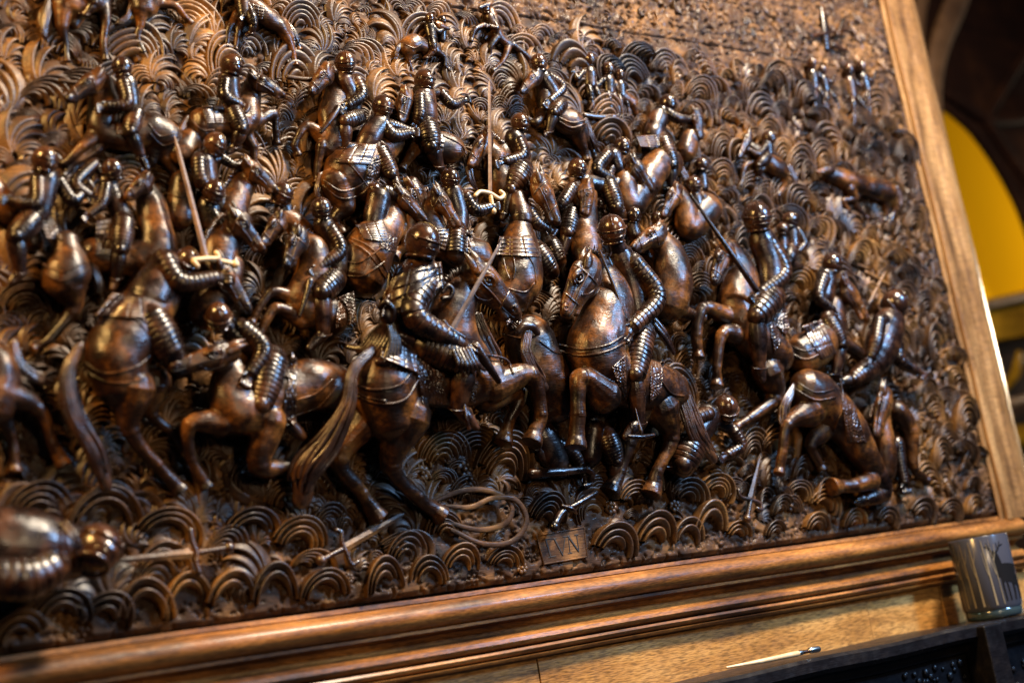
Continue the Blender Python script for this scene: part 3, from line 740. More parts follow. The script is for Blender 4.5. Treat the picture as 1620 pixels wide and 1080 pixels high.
# ------------------------------------------------------------------ stick on the shelf
M_metal, nt, b_ = newmat('bright_metal'); b_.inputs['Base Color'].default_value = (.75, .72, .68, 1); b_.inputs['Metallic'].default_value = 1; b_.inputs['Roughness'].default_value = .25
sh = 138; ST = empty('wooden_stick', P(1200, 1046, sh), 'slender pale wooden stick with metal ferrules lying on the dark mantelshelf', 'stick')
def onledge(x, y, hs):
    for h in np.linspace(0, 400, 1): pass
    return P(x, y, hs)
mb = MB(); sweep(mb, [P(1150, 1055, sh), P(1205, 1045, sh), P(1262, 1033, sh)], [1.8 * sc(1200, 1046, sh), 3.6 * sc(1200, 1046, sh), 4.6 * sc(1200, 1046, sh)], 12); build('shaft', mb, M_cream, ST)
for (x, y, x2, y2, r) in ((1262, 1033, 1268, 1031.5, 4), (1282, 1028, 1294, 1026, 5)):
    mb = MB(); sweep(mb, [P(x, y, sh), P((x + x2) / 2, (y + y2) / 2, sh), P(x2, y2, sh)], [r * sc(x, y, sh)] * 3, 14); build('ferrule', mb, M_metal, ST)
mb = MB(); sweep(mb, [P(1268, 1031.5, sh), P(1276, 1030, sh), P(1283, 1028.5, sh)], [3 * sc(1270, 1030, sh)] * 3, 12); build('collar', mb, M_armour, ST)

# ------------------------------------------------------------------ the hall behind: yellow wall, dark arch
M_yel, nt, b_ = newmat('yellow_plaster'); N = nt.nodes
nz_ = N.new('ShaderNodeTexNoise'); nz_.inputs['Scale'].default_value = 3; rp = N.new('ShaderNodeValToRGB'); rp.color_ramp.elements[0].color = (.60, .30, .003, 1); rp.color_ramp.elements[1].color = (.78, .42, .006, 1)
nt.links.new(nz_.outputs['Fac'], rp.inputs[0]); nt.links.new(rp.outputs[0], b_.inputs['Base Color']); b_.inputs['Roughness'].default_value = 1; b_.inputs['Specular IOR Level'].default_value = 0
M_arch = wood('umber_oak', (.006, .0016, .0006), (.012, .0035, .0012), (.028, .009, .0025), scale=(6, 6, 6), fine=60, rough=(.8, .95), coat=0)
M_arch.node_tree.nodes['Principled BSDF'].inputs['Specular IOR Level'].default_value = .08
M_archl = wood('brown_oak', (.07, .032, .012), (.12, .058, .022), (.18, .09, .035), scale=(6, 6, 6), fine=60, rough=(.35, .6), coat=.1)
HB = -900
wp = P(1560, 300, HB - 420); area('wall_fill_light', (wp.x + .75, wp.y - .22, wp.z - .25), (wp.x + .05, wp.y, wp.z), .25, 14, (1, .85, .6))  # added fill lamp, out of view, that brightens the yellow wall
mb = MB(); a = P(1380, -80, HB - 420); b = P(1760, 1200, HB - 420); box(mb, a.x - .3, b.x + 1.6, a.y, a.y + .05, b.z - 1, a.z + 1)
w = build('wall', mb, M_yel, None, False); w['kind'] = 'structure'
def plate(px, h, th, mat, name, parent):
    mb = MB(); n = len(px); f = [P(x, y, h) for x, y in px]; k = Vector((0, th, 0)); mb.add(f + [p + k for p in f], [tuple(range(n)), tuple(range(2 * n - 1, n - 1, -1))] + [(i, i + n, (i + 1) % n + n, (i + 1) % n) for i in range(n)])
    return build(name, mb, mat, parent, False)
AR = empty('timber_arch', P(1560, 200, HB), 'dark timber arch over the yellow wall behind the panel, out of focus', 'arch')
arcp = [tuple(q) for q in cr([(1492, 168), (1512, 182), (1540, 208), (1568, 245), (1595, 290), (1618, 338), (1640, 400)], 4)]
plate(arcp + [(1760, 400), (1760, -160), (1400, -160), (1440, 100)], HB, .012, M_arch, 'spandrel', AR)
mb = MB()
chain(mb, [(1535, -60, HB + 20, 22), (1510, 10, HB + 20, 22), (1487, 70, HB + 20, 20), (1477, 130, HB + 20, 18), (1480, 200, HB + 20, 16), (1495, 300, HB + 20, 15)], flat=.5); build('arch_moulding', mb, M_archl, AR)
mb = MB(); chain(mb, [(1475, -60, HB + 10, 14), (1455, 20, HB + 10, 13), (1450, 120, HB + 10, 12)], flat=.5); build('arch_moulding', mb, M_archl, AR)
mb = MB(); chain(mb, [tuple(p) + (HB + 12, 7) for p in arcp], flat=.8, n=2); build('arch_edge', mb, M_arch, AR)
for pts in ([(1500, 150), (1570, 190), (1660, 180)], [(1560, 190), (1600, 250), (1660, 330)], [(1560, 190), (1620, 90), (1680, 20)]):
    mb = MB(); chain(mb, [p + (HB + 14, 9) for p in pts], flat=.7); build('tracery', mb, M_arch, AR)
RL = empty('wooden_rail', P(1600, 500, HB), 'golden oak dado rail with turned balustrade shadows below the yellow wall, out of focus', 'rail')
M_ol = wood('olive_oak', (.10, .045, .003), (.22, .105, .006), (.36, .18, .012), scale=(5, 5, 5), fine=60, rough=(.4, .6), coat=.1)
M_ol.node_tree.nodes['Principled BSDF'].inputs['Specular IOR Level'].default_value = 0
plate([(1520, 482), (1780, 425), (1780, 505), (1530, 545)], HB - 100, .08, M_ol, 'top_rail', RL)
mb = MB(); chain(mb, [(1535, 488, HB - 80, 7), (1660, 460, HB - 80, 7), (1760, 438, HB - 80, 7)], flat=.8); build('rail_moulding', mb, M_archl, RL)
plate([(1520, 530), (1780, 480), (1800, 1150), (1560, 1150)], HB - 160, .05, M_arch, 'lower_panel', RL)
mb = MB(); chain(mb, [(1612, 560, HB - 90, 6), (1606, 590, HB - 90, 9), (1592, 612, HB - 90, 6)], flat=.8); build('scroll', mb, M_ol, RL)
mb = MB(); chain(mb, [(1590, 640, HB - 90, 8), (1640, 628, HB - 90, 8), (1760, 600, HB - 90, 8)], flat=.8); build('lower_rail', mb, M_archl, RL)
mb = MB(); chain(mb, [(1600, 690, HB - 90, 16), (1640, 690, HB - 90, 22), (1700, 680, HB - 90, 22)], flat=.8); build('lower_boss', mb, M_ol, RL)
# ------------------------------------------------------------------ the battle: far rows first
R_, L_ = (.5, -.25, .7), (-.6, -.2, .7)       # helmets turned right / left
FL, FR_ = (0, -.35, 1), (.15, -.5, .8)
# top edge, left
horse([[(98, -20, 16, 24), (112, 5, 18, 24), (150, -2, 16, 20), (175, -15, 14, 16)]], legs=[[(100, 10, 18, 16), (98, 42, 14, 9), (104, 68, 10, 5), (106, 92, 8, 5)], [(165, 0, 16, 10), (166, 40, 15, 7), (164, 70, 12, 5), (166, 90, 8, 5)], [(120, 20, 10, 12), (118, 40, 8, 7), (140, 12, 12, 5), (140, 10, 10, 4)]],
      tail=[(80, -10, 16, 5), (74, 20, 16, 7), (70, 50, 14, 6), (76, 66, 12, 3)], vox=1.8)
rider(None, [(140, -20, 30, 12), (140, -5, 28, 10)], L=[[(140, -15, 32, 10), (150, 4, 32, 8), (136, 22, 28, 5), (126, 22, 26, 3)]])
horse([[(225, -12, 16, 24), (228, 12, 17, 20), (245, 0, 14, 14)]], legs=[[(222, 15, 18, 14), (222, 40, 14, 7), (217, 58, 10, 5), (224, 78, 8, 5)], [(250, 5, 12, 8), (278, 10, 16, 6), (292, 26, 12, 4), (300, 34, 8, 4)]],
      tail=[(208, 5, 18, 4), (202, 26, 16, 5), (188, 36, 14, 5), (182, 34, 12, 2)], vox=1.8)
horse([[(388, 2, 18, 18), (412, 20, 20, 18), (436, 38, 18, 15)]], legs=[[(440, 40, 18, 11), (455, 62, 14, 7), (463, 84, 10, 5), (466, 98, 8, 5)], [(446, 38, 14, 10), (462, 58, 12, 6), (470, 74, 8, 5)], [(375, 25, 14, 8), (362, 45, 12, 5), (359, 70, 8, 4)], [(385, 30, 14, 8), (377, 50, 12, 5), (373, 74, 8, 4)]],
      tail=[(452, 36, 16, 4), (466, 54, 15, 5), (474, 74, 12, 3)], vox=1.8, skirt=[[(392, 2), (420, 10), (415, 32), (396, 30)], 5])
rider((385, -8, 30, 10, L_), [(384, 4, 26, 11), (386, 22, 24, 10)], A=[[(388, 4, 28, 6), (396, 18, 30, 5), (386, 26, 28, 4)]], L=[[(395, 20, 28, 8), (402, 38, 28, 6), (398, 52, 22, 4), (390, 56, 20, 3)]])
# small pairs on the hillside
horse([[(642, 75, 12, 14), (655, 68, 15, 15), (676, 74, 14, 11), (690, 76, 12, 9)]], legs=[[(648, 82, 12, 8), (646, 96, 8, 4), (652, 112, 6, 3), (656, 120, 4, 3)], [(688, 80, 12, 7), (702, 90, 10, 4), (704, 104, 8, 3), (708, 108, 6, 3)], [(672, 84, 10, 5), (674, 96, 6, 3), (672, 104, 4, 3)]], head=(694, 38, 712, 46, 6, 1, 14), tail=[(636, 68, 14, 3), (628, 80, 12, 4), (627, 94, 10, 2)], straps=[[(640, 70), (655, 76), (668, 70)]], sw=1, det=False)
rider((680, 29, 22, 8, L_), [(680, 42, 18, 9), (684, 62, 18, 8)], A=[[(682, 38, 22, 4), (692, 50, 22, 4), (704, 46, 20, 3)]], L=[[(682, 62, 20, 7), (686, 80, 20, 5), (676, 90, 16, 3), (670, 92, 14, 2)]])
rider((699, 32, 20, 7, R_), [(700, 44, 16, 7), (700, 62, 14, 6)])
horse([[(776, 20, 12, 10), (782, 40, 14, 10), (792, 60, 12, 9), (806, 70, 10, 8)]], head=(774, 6, 757, 12, 5, -1, 16), legs=[[(775, 38, 12, 5), (752, 46, 12, 4), (746, 62, 8, 3)], [(785, 60, 12, 6), (776, 74, 10, 4), (776, 86, 6, 3)], [(806, 70, 10, 6), (796, 96, 10, 4), (782, 110, 6, 3)], [(812, 72, 10, 6), (836, 92, 10, 4), (842, 112, 6, 3)]], det=False)
rider((768, 14, 20, 8, L_), [(775, 28, 18, 8), (784, 46, 18, 7)], A=[[(778, 30, 20, 4), (786, 44, 22, 4), (776, 42, 20, 3)]])
# top right: walking soldiers, a windmill cross and a lone horseman
for (x, y, s) in ((932, 94, 10), (962, 108, 9), (980, 118, 8)):
    rider((x, y, 16, s, FL), [(x + 1, y + s * 2.2, 12, s * 1.15), (x + 2, y + s * 4, 12, s)], A=[[(x - s, y + s * 2, 14, s * .45), (x - s * 1.8, y + s * 3, 16, s * .4), (x - s * 2.2, y + s * 2.4, 14, s * .35)]], L=[[(x - 1, y + s * 4.2, 12, s * .6), (x + s * .3, y + s * 6.2, 12, s * .5), (x + s * .6, y + s * 8.2, 8, s * .35), (x + s * 1.4, y + s * 8.6, 6, s * .3)], [(x + s * .7, y + s * 4.2, 10, s * .6), (x + s * 1.6, y + s * 6.2, 10, s * .5), (x + s * 1.9, y + s * 8, 8, s * .35), (x + s * 2.6, y + s * 8.4, 6, s * .3)]])
mb = MB(); chain(mb, [(925, 182, 10, 4), (950, 185, 10, 4), (975, 184, 10, 4)]); build('log', mb, M_hair, PANEL)
horse([[(972, 132, 10, 8), (984, 150, 12, 10), (1000, 162, 10, 10)]], legs=[[(1000, 165, 12, 6), (1006, 178, 8, 4), (1008, 188, 5, 3)], [(982, 155, 12, 5), (982, 170, 8, 3), (985, 180, 5, 3)]], det=False)
for (x, y, s, dx) in ((1284, 100, 9, 5), (1300, 110, 8, 8), (1342, 110, 10, 8), (1362, 105, 9, 12)):
    rider((x, y, 15, s * .9, FL), [(x + dx * .3, y + s * 2, 11, s * 1.05), (x + dx * .8, y + s * 4.2, 11, s * .9)], A=[[(x + s, y + s * 1.8, 13, s * .4), (x + s * 1.9, y + s * 2.6, 14, s * .35), (x + s * 2.4, y + s * 1.6, 12, s * .3)]], L=[[(x + dx * .8, y + s * 4.4, 11, s * .55), (x + dx, y + s * 6.6, 11, s * .42), (x + dx * 1.1, y + s * 8.6, 8, s * .3), (x + dx * 1.1 + 4, y + s * 9, 6, s * .25)], [(x + dx * .8 + s * .7, y + s * 4.4, 9, s * .55), (x + dx * 2 + s, y + s * 6.2, 9, s * .42), (x + dx * 2.2 + s * 1.2, y + s * 8.6, 7, s * .3), (x + dx * 2.2 + s * 1.8, y + s * 9, 6, s * .25)]])
mb = MB(); chain(mb, [(1300, 14, 4, 5), (1303, 30, 5, 8), (1306, 55, 5, 9), (1308, 76, 4, 7)], flat=.6); chain(mb, [(1283, 58, 10, 3), (1310, 52, 10, 3), (1340, 48, 10, 3)]); chain(mb, [(1335, 30, 10, 3), (1325, 55, 10, 3)]); chain(mb, [(1318, 72, 10, 4), (1340, 80, 10, 3)])
build('windmill', mb, M_armour, PANEL)
# stray horse near the right edge
horse([[(1312, 276, 16, 13), (1338, 284, 20, 17), (1372, 296, 20, 17), (1402, 303, 20, 19)]], head=(1314, 266, 1292, 272, 7, -1, 22), legs=[[(1345, 300, 22, 9), (1352, 314, 20, 5), (1334, 318, 14, 4), (1346, 340, 8, 4)], [(1355, 306, 14, 8), (1352, 322, 12, 5), (1368, 342, 8, 4)], [(1408, 310, 20, 11), (1414, 330, 14, 6), (1410, 344, 10, 4), (1408, 352, 8, 4)], [(1400, 316, 14, 10), (1402, 334, 10, 5), (1400, 346, 6, 4)]], tail=[(1418, 296, 18, 3), (1424, 312, 15, 4), (1422, 330, 10, 2)], vox=1.8)
# horseman fleeing, upper right middle
horse([[(1190, 232, 18, 9), (1205, 245, 20, 13), (1222, 262, 20, 17), (1234, 268, 20, 16)]], head=(1184, 215, 1168, 250, 7, -1, 20), legs=[[(1238, 275, 18, 10), (1240, 292, 14, 5), (1232, 306, 8, 4)], [(1200, 255, 16, 6), (1180, 262, 14, 4), (1172, 290, 8, 4)], [(1210, 262, 16, 6), (1196, 280, 14, 4), (1194, 296, 8, 4)]], tail=[(1248, 262, 18, 3), (1258, 284, 15, 5), (1254, 300, 10, 3)], vox=1.8)
rider((1216, 218, 30, 11, R_), [(1214, 230, 26, 10), (1216, 246, 24, 9)], A=[[(1212, 232, 28, 6), (1200, 244, 28, 5), (1186, 238, 24, 4)]], L=[[(1214, 248, 28, 8), (1200, 262, 26, 6), (1202, 280, 20, 4), (1196, 284, 18, 3)]])
# upper band, left to right ------------------------------------------------------
horse([[(160, 130, 20, 20), (163, 165, 24, 24), (162, 205, 24, 23), (195, 215, 24, 26), (235, 205, 26, 28), (262, 215, 26, 27)]], head=(150, 122, 105, 158, 15, -1, 34), legs=[[(150, 215, 22, 12), (130, 232, 24, 8), (102, 258, 16, 5), (92, 250, 12, 5)], [(160, 225, 18, 12), (152, 238, 18, 8), (118, 258, 14, 5), (104, 274, 10, 5)], [(268, 225, 24, 18), (262, 250, 20, 9), (276, 272, 14, 6), (282, 292, 10, 6)], [(245, 230, 18, 15), (240, 255, 14, 8), (226, 266, 10, 5)]],
      straps=[[(236, 196), (252, 215), (275, 212)], [(238, 212), (258, 230), (282, 222)]], skirt=[[(186, 172), (224, 172), (216, 216), (184, 214)], 7], tail=[(285, 205, 22, 5), (296, 235, 20, 8), (298, 270, 16, 6), (308, 300, 12, 3)], vox=1.6)
rider((193, 106, 48, 16, L_), [(200, 132, 44, 15), (205, 160, 42, 14), (206, 175, 40, 13)], A=[[(195, 130, 52, 10), (200, 163, 56, 9), (168, 169, 48, 8)]], L=[[(215, 178, 46, 13), (206, 208, 46, 12), (224, 248, 36, 7), (232, 266, 34, 5)]])
horse([[(400, 135, 24, 16), (392, 165, 26, 21), (385, 190, 26, 24), (350, 200, 26, 25), (322, 195, 26, 26)]], head=(405, 124, 450, 150, 13, 1, 34), mane=[(380, 135, 34, 190, 10), (372, 150, 34, 200, 10), (366, 165, 32, 200, 8)], legs=[[(400, 195, 24, 12), (432, 180, 26, 7), (436, 205, 20, 5), (438, 222, 14, 5)], [(385, 205, 20, 12), (400, 232, 20, 7), (402, 258, 14, 5), (408, 270, 10, 5)], [(318, 210, 24, 16), (306, 235, 16, 8), (314, 258, 10, 6)]],
      tail=[(298, 185, 24, 5), (288, 210, 22, 8), (294, 240, 18, 7), (310, 252, 14, 4)], skirt=[[(318, 168), (372, 166), (366, 195), (326, 196)], 8], straps=[[(302, 188), (318, 205), (338, 206)]], vox=1.6)
rider((366, 103, 50, 17, R_), [(362, 128, 42, 16), (365, 150, 40, 14), (372, 168, 38, 13)], A=[[(356, 128, 46, 10), (356, 152, 52, 9), (380, 166, 48, 7)]], L=[[(368, 174, 44, 13), (382, 204, 46, 12), (372, 232, 36, 7), (362, 240, 34, 5)]])
horse([[(520, 122, 24, 16), (532, 150, 28, 21), (525, 182, 28, 23), (528, 215, 28, 24), (520, 232, 26, 20)]], head=(515, 112, 492, 146, 14, -1, 38), mane=[(535, 112, 32, 20, 8), (552, 140, 32, 10, 8), (556, 160, 30, 0, 6)], legs=[[(508, 215, 26, 12), (484, 200, 28, 7), (466, 228, 22, 5), (470, 240, 18, 5)], [(515, 228, 26, 11), (508, 232, 30, 8), (503, 262, 22, 6), (502, 282, 16, 6)], [(540, 228, 24, 13), (534, 250, 18, 8), (530, 262, 12, 6)]], skirt=[[(560, 165), (578, 172), (578, 200), (564, 196)], 5], vox=1.5)
rider((546, 99, 50, 17, (-.3, -.35, .85)), [(545, 126, 42, 15), (556, 148, 40, 13), (560, 172, 38, 12)], A=[[(563, 126, 44, 9), (572, 150, 50, 9), (549, 168, 48, 7)]], L=[[(568, 185, 42, 12), (545, 192, 46, 12), (547, 232, 38, 7), (552, 242, 36, 5)]])
mb = MB(); sweep(mb, [P(534, 172, 52), P(524, 188, 52), P(508, 209, 50)], [6 * sc(530, 180)] * 1 + [4.5 * sc(530, 180), 3 * sc(530, 180)], 12); build('mace', mb, M_armour, PANEL)
mb = MB(); sweep(mb, [P(455, 122, 30), P(475, 125, 30), P(492, 126, 30)], [4.5 * sc(470, 122)] * 3, 4); build('beam', mb, M_grass, PANEL)
mb = MB(); sweep(mb, [P(96, 128, 24), P(112, 130, 24), P(125, 131, 24)], [4 * sc(100, 122)] * 3, 4); build('beam', mb, M_grass, PANEL)
# rider reaching with both arms
horse([[(548, 272, 32, 38), (575, 258, 34, 34), (605, 235, 32, 26), (622, 222, 30, 20)]], legs=[[(530, 290, 30, 24), (545, 325, 26, 15), (530, 345, 20, 8), (538, 362, 16, 7)], [(575, 300, 30, 20), (590, 325, 26, 12), (565, 348, 18, 7)]], skirt=[[(552, 225), (598, 228), (586, 262), (530, 258)], 9], saddle=[(584, 246), (606, 250), (600, 290), (580, 282)],
      straps=[[(512, 285), (540, 302), (572, 292), (582, 270)], [(510, 292), (540, 314), (575, 305), (590, 282)], [(530, 250), (555, 262), (582, 295)]], tail=[(508, 275, 30, 5), (503, 300, 28, 6), (506, 320, 24, 4)], head=(652, 296, 672, 352, 14, -1, 40), vox=1.5)
rider((605, 168, 52, 17, (.2, -.4, .8)), [(600, 196, 46, 17), (585, 218, 44, 17), (578, 232, 40, 16)], A=[[(606, 196, 50, 10), (622, 214, 54, 10), (648, 211, 50, 7)], [(598, 194, 50, 9), (625, 200, 44, 8), (650, 208, 44, 6)]], L=[[(598, 238, 44, 15), (618, 276, 48, 13), (628, 300, 40, 7), (640, 312, 38, 5)]])
horse([[(640, 165, 26, 16), (652, 185, 26, 18), (680, 222, 30, 22), (712, 236, 32, 25)]], head=(641, 150, 634, 192, 13, -1, 34), skirt=[[(688, 215), (704, 220), (700, 250), (686, 246)], 4], straps=[[(702, 215), (728, 228), (738, 245)]], legs=[[(665, 225, 24, 12), (650, 245, 26, 8), (640, 262, 18, 6)]], tail=[(728, 226, 34, 4), (738, 250, 32, 6), (746, 285, 28, 6), (756, 302, 22, 2)], vox=1.5)
ob, bv = rider((671, 127, 48, 16, (.3, -.1, .8)), [(670, 150, 42, 18), (672, 175, 42, 19), (676, 196, 38, 16)], A=[[(696, 146, 40, 8), (715, 165, 42, 8), (732, 160, 36, 6)], [(664, 150, 52, 8), (664, 180, 54, 9), (658, 196, 46, 6)]], L=[[(675, 200, 44, 17), (682, 232, 46, 14), (696, 262, 36, 7), (704, 275, 32, 5)]])
horse([[(850, 122, 22, 12), (862, 142, 26, 16), (866, 168, 26, 18), (888, 188, 28, 21), (905, 195, 30, 23)]], head=(848, 116, 824, 146, 11, -1, 32), mane=[(858, 112, 28, 10, 7), (876, 130, 28, 0, 7)], legs=[[(860, 178, 24, 10), (848, 194, 24, 6), (838, 190, 18, 4)], [(908, 205, 26, 15), (922, 232, 18, 7), (926, 248, 12, 5)], [(918, 205, 20, 12), (932, 228, 14, 6), (940, 246, 10, 4)]], straps=[[(884, 192), (905, 202), (926, 196)], [(884, 186), (905, 194), (926, 190)]], tail=[(926, 188, 28, 3), (936, 215, 24, 5), (948, 240, 18, 3)], vox=1.5)
rider((852, 100, 42, 14, L_), [(862, 124, 36, 12), (876, 148, 34, 12)], A=[[(868, 120, 38, 7), (890, 138, 40, 7), (870, 160, 38, 6)]], L=[[(888, 164, 38, 11), (876, 178, 40, 10), (868, 208, 32, 5), (862, 214, 30, 4)]])
# second band --------------------------------------------------------------
horse([[(105, 385, 34, 22), (108, 425, 36, 36), (100, 440, 36, 36)]], straps=[[(68, 418), (100, 430), (140, 412)], [(68, 430), (100, 444), (142, 424)]], legs=[[(110, 460, 30, 26), (114, 492, 26, 11), (78, 536, 20, 7), (58, 548, 16, 7)]], tail=[(145, 410, 30, 5), (155, 440, 28, 9), (162, 475, 24, 6)], skirt=[[(60, 340), (84, 345), (100, 380), (74, 378)], 6], vox=1.8)
rider((70, 253, 58, 20, R_), [(72, 284, 50, 20), (66, 310, 48, 19), (60, 336, 46, 18)], A=[[(60, 284, 56, 12), (56, 322, 60, 10), (18, 318, 50, 8)], [(92, 286, 46, 10), (114, 316, 48, 10), (134, 300, 44, 7)]], L=[[(52, 346, 52, 17), (25, 374, 56, 15), (32, 430, 44, 9), (18, 446, 42, 6)]])
horse([[(-20, 300, 22, 30), (10, 330, 22, 25)], [(30, 340, 16, 20), (50, 380, 16, 20)]], vox=2.2)
horse([[(226, 290, 34, 16), (238, 320, 38, 24), (246, 360, 40, 28), (244, 400, 38, 32), (190, 410, 30, 26), (150, 400, 26, 26)]], head=(228, 284, 200, 312, 14, -1, 46), legs=[[(230, 420, 36, 16), (215, 440, 34, 8), (200, 460, 24, 6)]], skirt=[[(152, 348), (178, 344), (176, 405), (150, 405)], 7], vox=1.7)
rider((178, 268, 50, 16, (-.5, -.5, .6)), [(170, 290, 40, 14), (185, 325, 40, 15), (195, 345, 40, 15)], A=[[(150, 258, 44, 8), (120, 290, 48, 9), (142, 310, 46, 7)], [(168, 292, 48, 9), (160, 322, 50, 9), (140, 340, 48, 6)]], L=[[(196, 350, 48, 16), (190, 395, 50, 13), (184, 440, 40, 7), (178, 456, 38, 5)]])
horse([[(288, 240, 24, 26), (305, 215, 20, 20)], [(290, 290, 24, 22), (285, 340, 24, 24)]], vox=2, straps=[[(262, 305), (285, 312), (305, 306)]])
rider((340, 228, 52, 18, (.4, -.5, .6)), [(322, 256, 44, 18), (326, 285, 42, 18)], A=[[(314, 252, 52, 11), (318, 284, 54, 10), (340, 302, 48, 7)], [(350, 250, 44, 8), (372, 262, 46, 6), (384, 256, 44, 5)]], L=[[(335, 300, 36, 14), (352, 335, 38, 12)]])
rider((338, 302, 54, 18, (.3, -.5, .7)), [(330, 325, 40, 16), (335, 350, 38, 16)], A=[[(330, 330, 44, 10), (345, 350, 46, 9), (360, 365, 44, 6)]])
horse([[(398, 272, 34, 18), (378, 300, 36, 24), (366, 335, 36, 28), (372, 365, 34, 26)]], head=(396, 262, 440, 302, 13, 1, 46), mane=[(378, 262, 44, 160, 8), (355, 300, 44, 170, 8), (345, 325, 40, 180, 6)], vox=1.5)
rider((446, 306, 46, 18, (.3, -.5, .6)), [(448, 330, 34, 14), (455, 350, 32, 12)])
horse([[(380, 350, 40, 20), (358, 378, 44, 27), (345, 410, 44, 32), (352, 450, 42, 32)]], head=(374, 342, 418, 396, 16, 1, 56), mane=[(355, 340, 52, 140, 10), (335, 365, 52, 150, 10), (322, 390, 50, 160, 8)], vox=1.4)
horse([[(366, 420, 48, 22), (350, 455, 50, 30), (330, 490, 46, 34)]], head=(352, 424, 396, 492, 17, 1, 64), vox=1.4)
horse([[(448, 342, 34, 15), (468, 356, 34, 20), (482, 380, 32, 22), (480, 420, 28, 24)]], head=(440, 346, 414, 386, 14, -1, 46), vox=1.4)
horse([[(480, 378, 42, 18), (498, 400, 46, 26), (495, 440, 46, 30), (480, 480, 42, 32), (520, 500, 38, 34)]], head=(470, 372, 452, 420, 16, -1, 58), mane=[(478, 362, 50, 20, 9), (505, 385, 50, 10, 9), (518, 410, 48, 0, 7)], legs=[[(460, 470, 42, 12), (430, 462, 46, 7), (408, 490, 40, 6), (400, 505, 34, 6)], [(478, 508, 40, 13), (436, 488, 46, 8), (412, 524, 38, 6), (405, 535, 34, 6)]], saddle=[(535, 470), (560, 460), (565, 510), (530, 520)], vox=1.3)
rider((508, 330, 62, 17, (-.35, -.35, .8)), [(512, 356, 54, 16), (530, 385, 52, 16), (535, 420, 50, 16), (530, 440, 48, 16)], A=[[(522, 360, 60, 10), (538, 396, 64, 10), (504, 424, 60, 8)]], L=[[(530, 440, 56, 18), (508, 462, 62, 18), (512, 528, 52, 9), (490, 550, 50, 6)]])
mb = MB(); sweep(mb, [P(490, 445, 68), P(486, 462, 66), P(474, 500, 62)], [6 * sc(500, 450), 5 * sc(500, 450), 2.4 * sc(500, 450)], 10); build('mace', mb, M_armour, PANEL)
# horse with striped skirt, centre
horse([[(620, 330, 40, 24), (612, 360, 42, 28), (585, 395, 46, 42), (575, 430, 46, 42)]], skirt=[[(562, 356), (606, 346), (620, 385), (575, 378)], 8], saddle=[(606, 364), (628, 376), (628, 400), (600, 392)],
      straps=[[(540, 412), (565, 416), (590, 402), (602, 392)], [(545, 435), (575, 436), (608, 414)], [(556, 376), (590, 395), (618, 440)], [(552, 380), (584, 402), (610, 440)]], legs=[[(640, 360, 40, 12), (642, 385, 42, 8), (630, 400, 36, 7)]], vox=1.4)
rider((592, 302, 48, 13, (-.2, .1, 1)), [(600, 314, 52, 18), (594, 338, 50, 17), (592, 356, 48, 16)], A=[[(606, 302, 56, 10), (628, 306, 58, 9), (624, 280, 50, 6)]], chest=True)
horse([[(640, 320, 40, 14), (648, 350, 42, 18), (650, 385, 40, 20)]], head=(636, 306, 676, 350, 12, 1, 52), mane=[(640, 300, 48, 60, 8), (665, 295, 46, 60, 8)], vox=1.4)
horse([[(692, 318, 44, 20), (678, 340, 44, 25), (690, 375, 44, 26), (720, 395, 44, 30), (755, 405, 46, 28)]], head=(694, 308, 728, 358, 13, 1, 60), skirt=[[(690, 362), (712, 358), (704, 398), (686, 390)], 6, 'v'], saddle=[(732, 362), (748, 364), (746, 402), (730, 400)], mane=[(650, 308, 50, 60, 8), (680, 302, 52, 60, 8)], vox=1.3)
rider((712, 282, 58, 15, (0, -.5, .9)), [(718, 306, 54, 15), (725, 335, 50, 16), (724, 360, 50, 16)], A=[[(735, 308, 58, 9), (752, 332, 60, 10), (776, 328, 62, 7)]], L=[[(722, 362, 56, 15), (720, 402, 60, 15)]])
blade('sword', (775.5, 306, 66), (774, 127, 60), 3.6, 2.6, M_blade, [(752, 309, 0), (760, 303, 0), (776, 306, 0), (790, 314, 0), (797, 308, 0), (792, 303, 0)], (780, 334, 64), label='pale straight sword standing upright with cream curled crossguard', gw=3.2, gmat=M_cream)
blade('sword', (326, 408, 84), (276, 215, 76), 5.4, 3.4, M_blade, [(312, 420, 0), (306, 412, 0), (316, 410, 0), (330, 409, 0), (345, 408, 0), (342, 400, 0)], (372, 418, 82), label='pale sword with scrolled cream crossguard leaning back to the left', gw=4.0, gmat=M_cream)
rider((822, 194, 44, 14, (.4, -.1, .7)), [(815, 220, 36, 16), (825, 245, 36, 15)], A=[[(820, 222, 44, 9), (826, 246, 46, 9), (798, 256, 42, 7)]], L=[[(826, 268, 40, 18), (808, 300, 42, 12), (800, 335, 34, 7), (795, 345, 32, 5)]])
horse([[(800, 240, 22, 20), (790, 270, 26, 24), (800, 300, 26, 25)], [(770, 228, 28, 14), (786, 250, 28, 20)]], head=(768, 218, 742, 262, 13, -1, 36), mane=[(776, 212, 32, 20, 8), (800, 232, 32, 10, 8)], vox=1.6)
horse([[(826, 336, 44, 19), (824, 360, 46, 22), (822, 395, 48, 36), (818, 440, 50, 44), (810, 460, 50, 38)]], head=(856, 288, 884, 352, 16, 1, 62), skirt=[[(790, 374), (842, 372), (856, 408), (782, 404)], 5], straps=[[(795, 400), (800, 425), (806, 440)], [(812, 402), (815, 425), (812, 440)], [(800, 455), (830, 462), (845, 448)], [(836, 404), (846, 424), (848, 446)]], vox=1.3)
rider((842, 300, 46, 12, (.6, -.2, .7)), [(820, 315, 46, 15), (826, 345, 50, 18)], A=[[(835, 330, 54, 10), (848, 352, 58, 10), (866, 362, 58, 7)]], L=[[(848, 395, 48, 16), (872, 430, 50, 13)], [(872, 385, 30, 13), (884, 412, 34, 12)]])
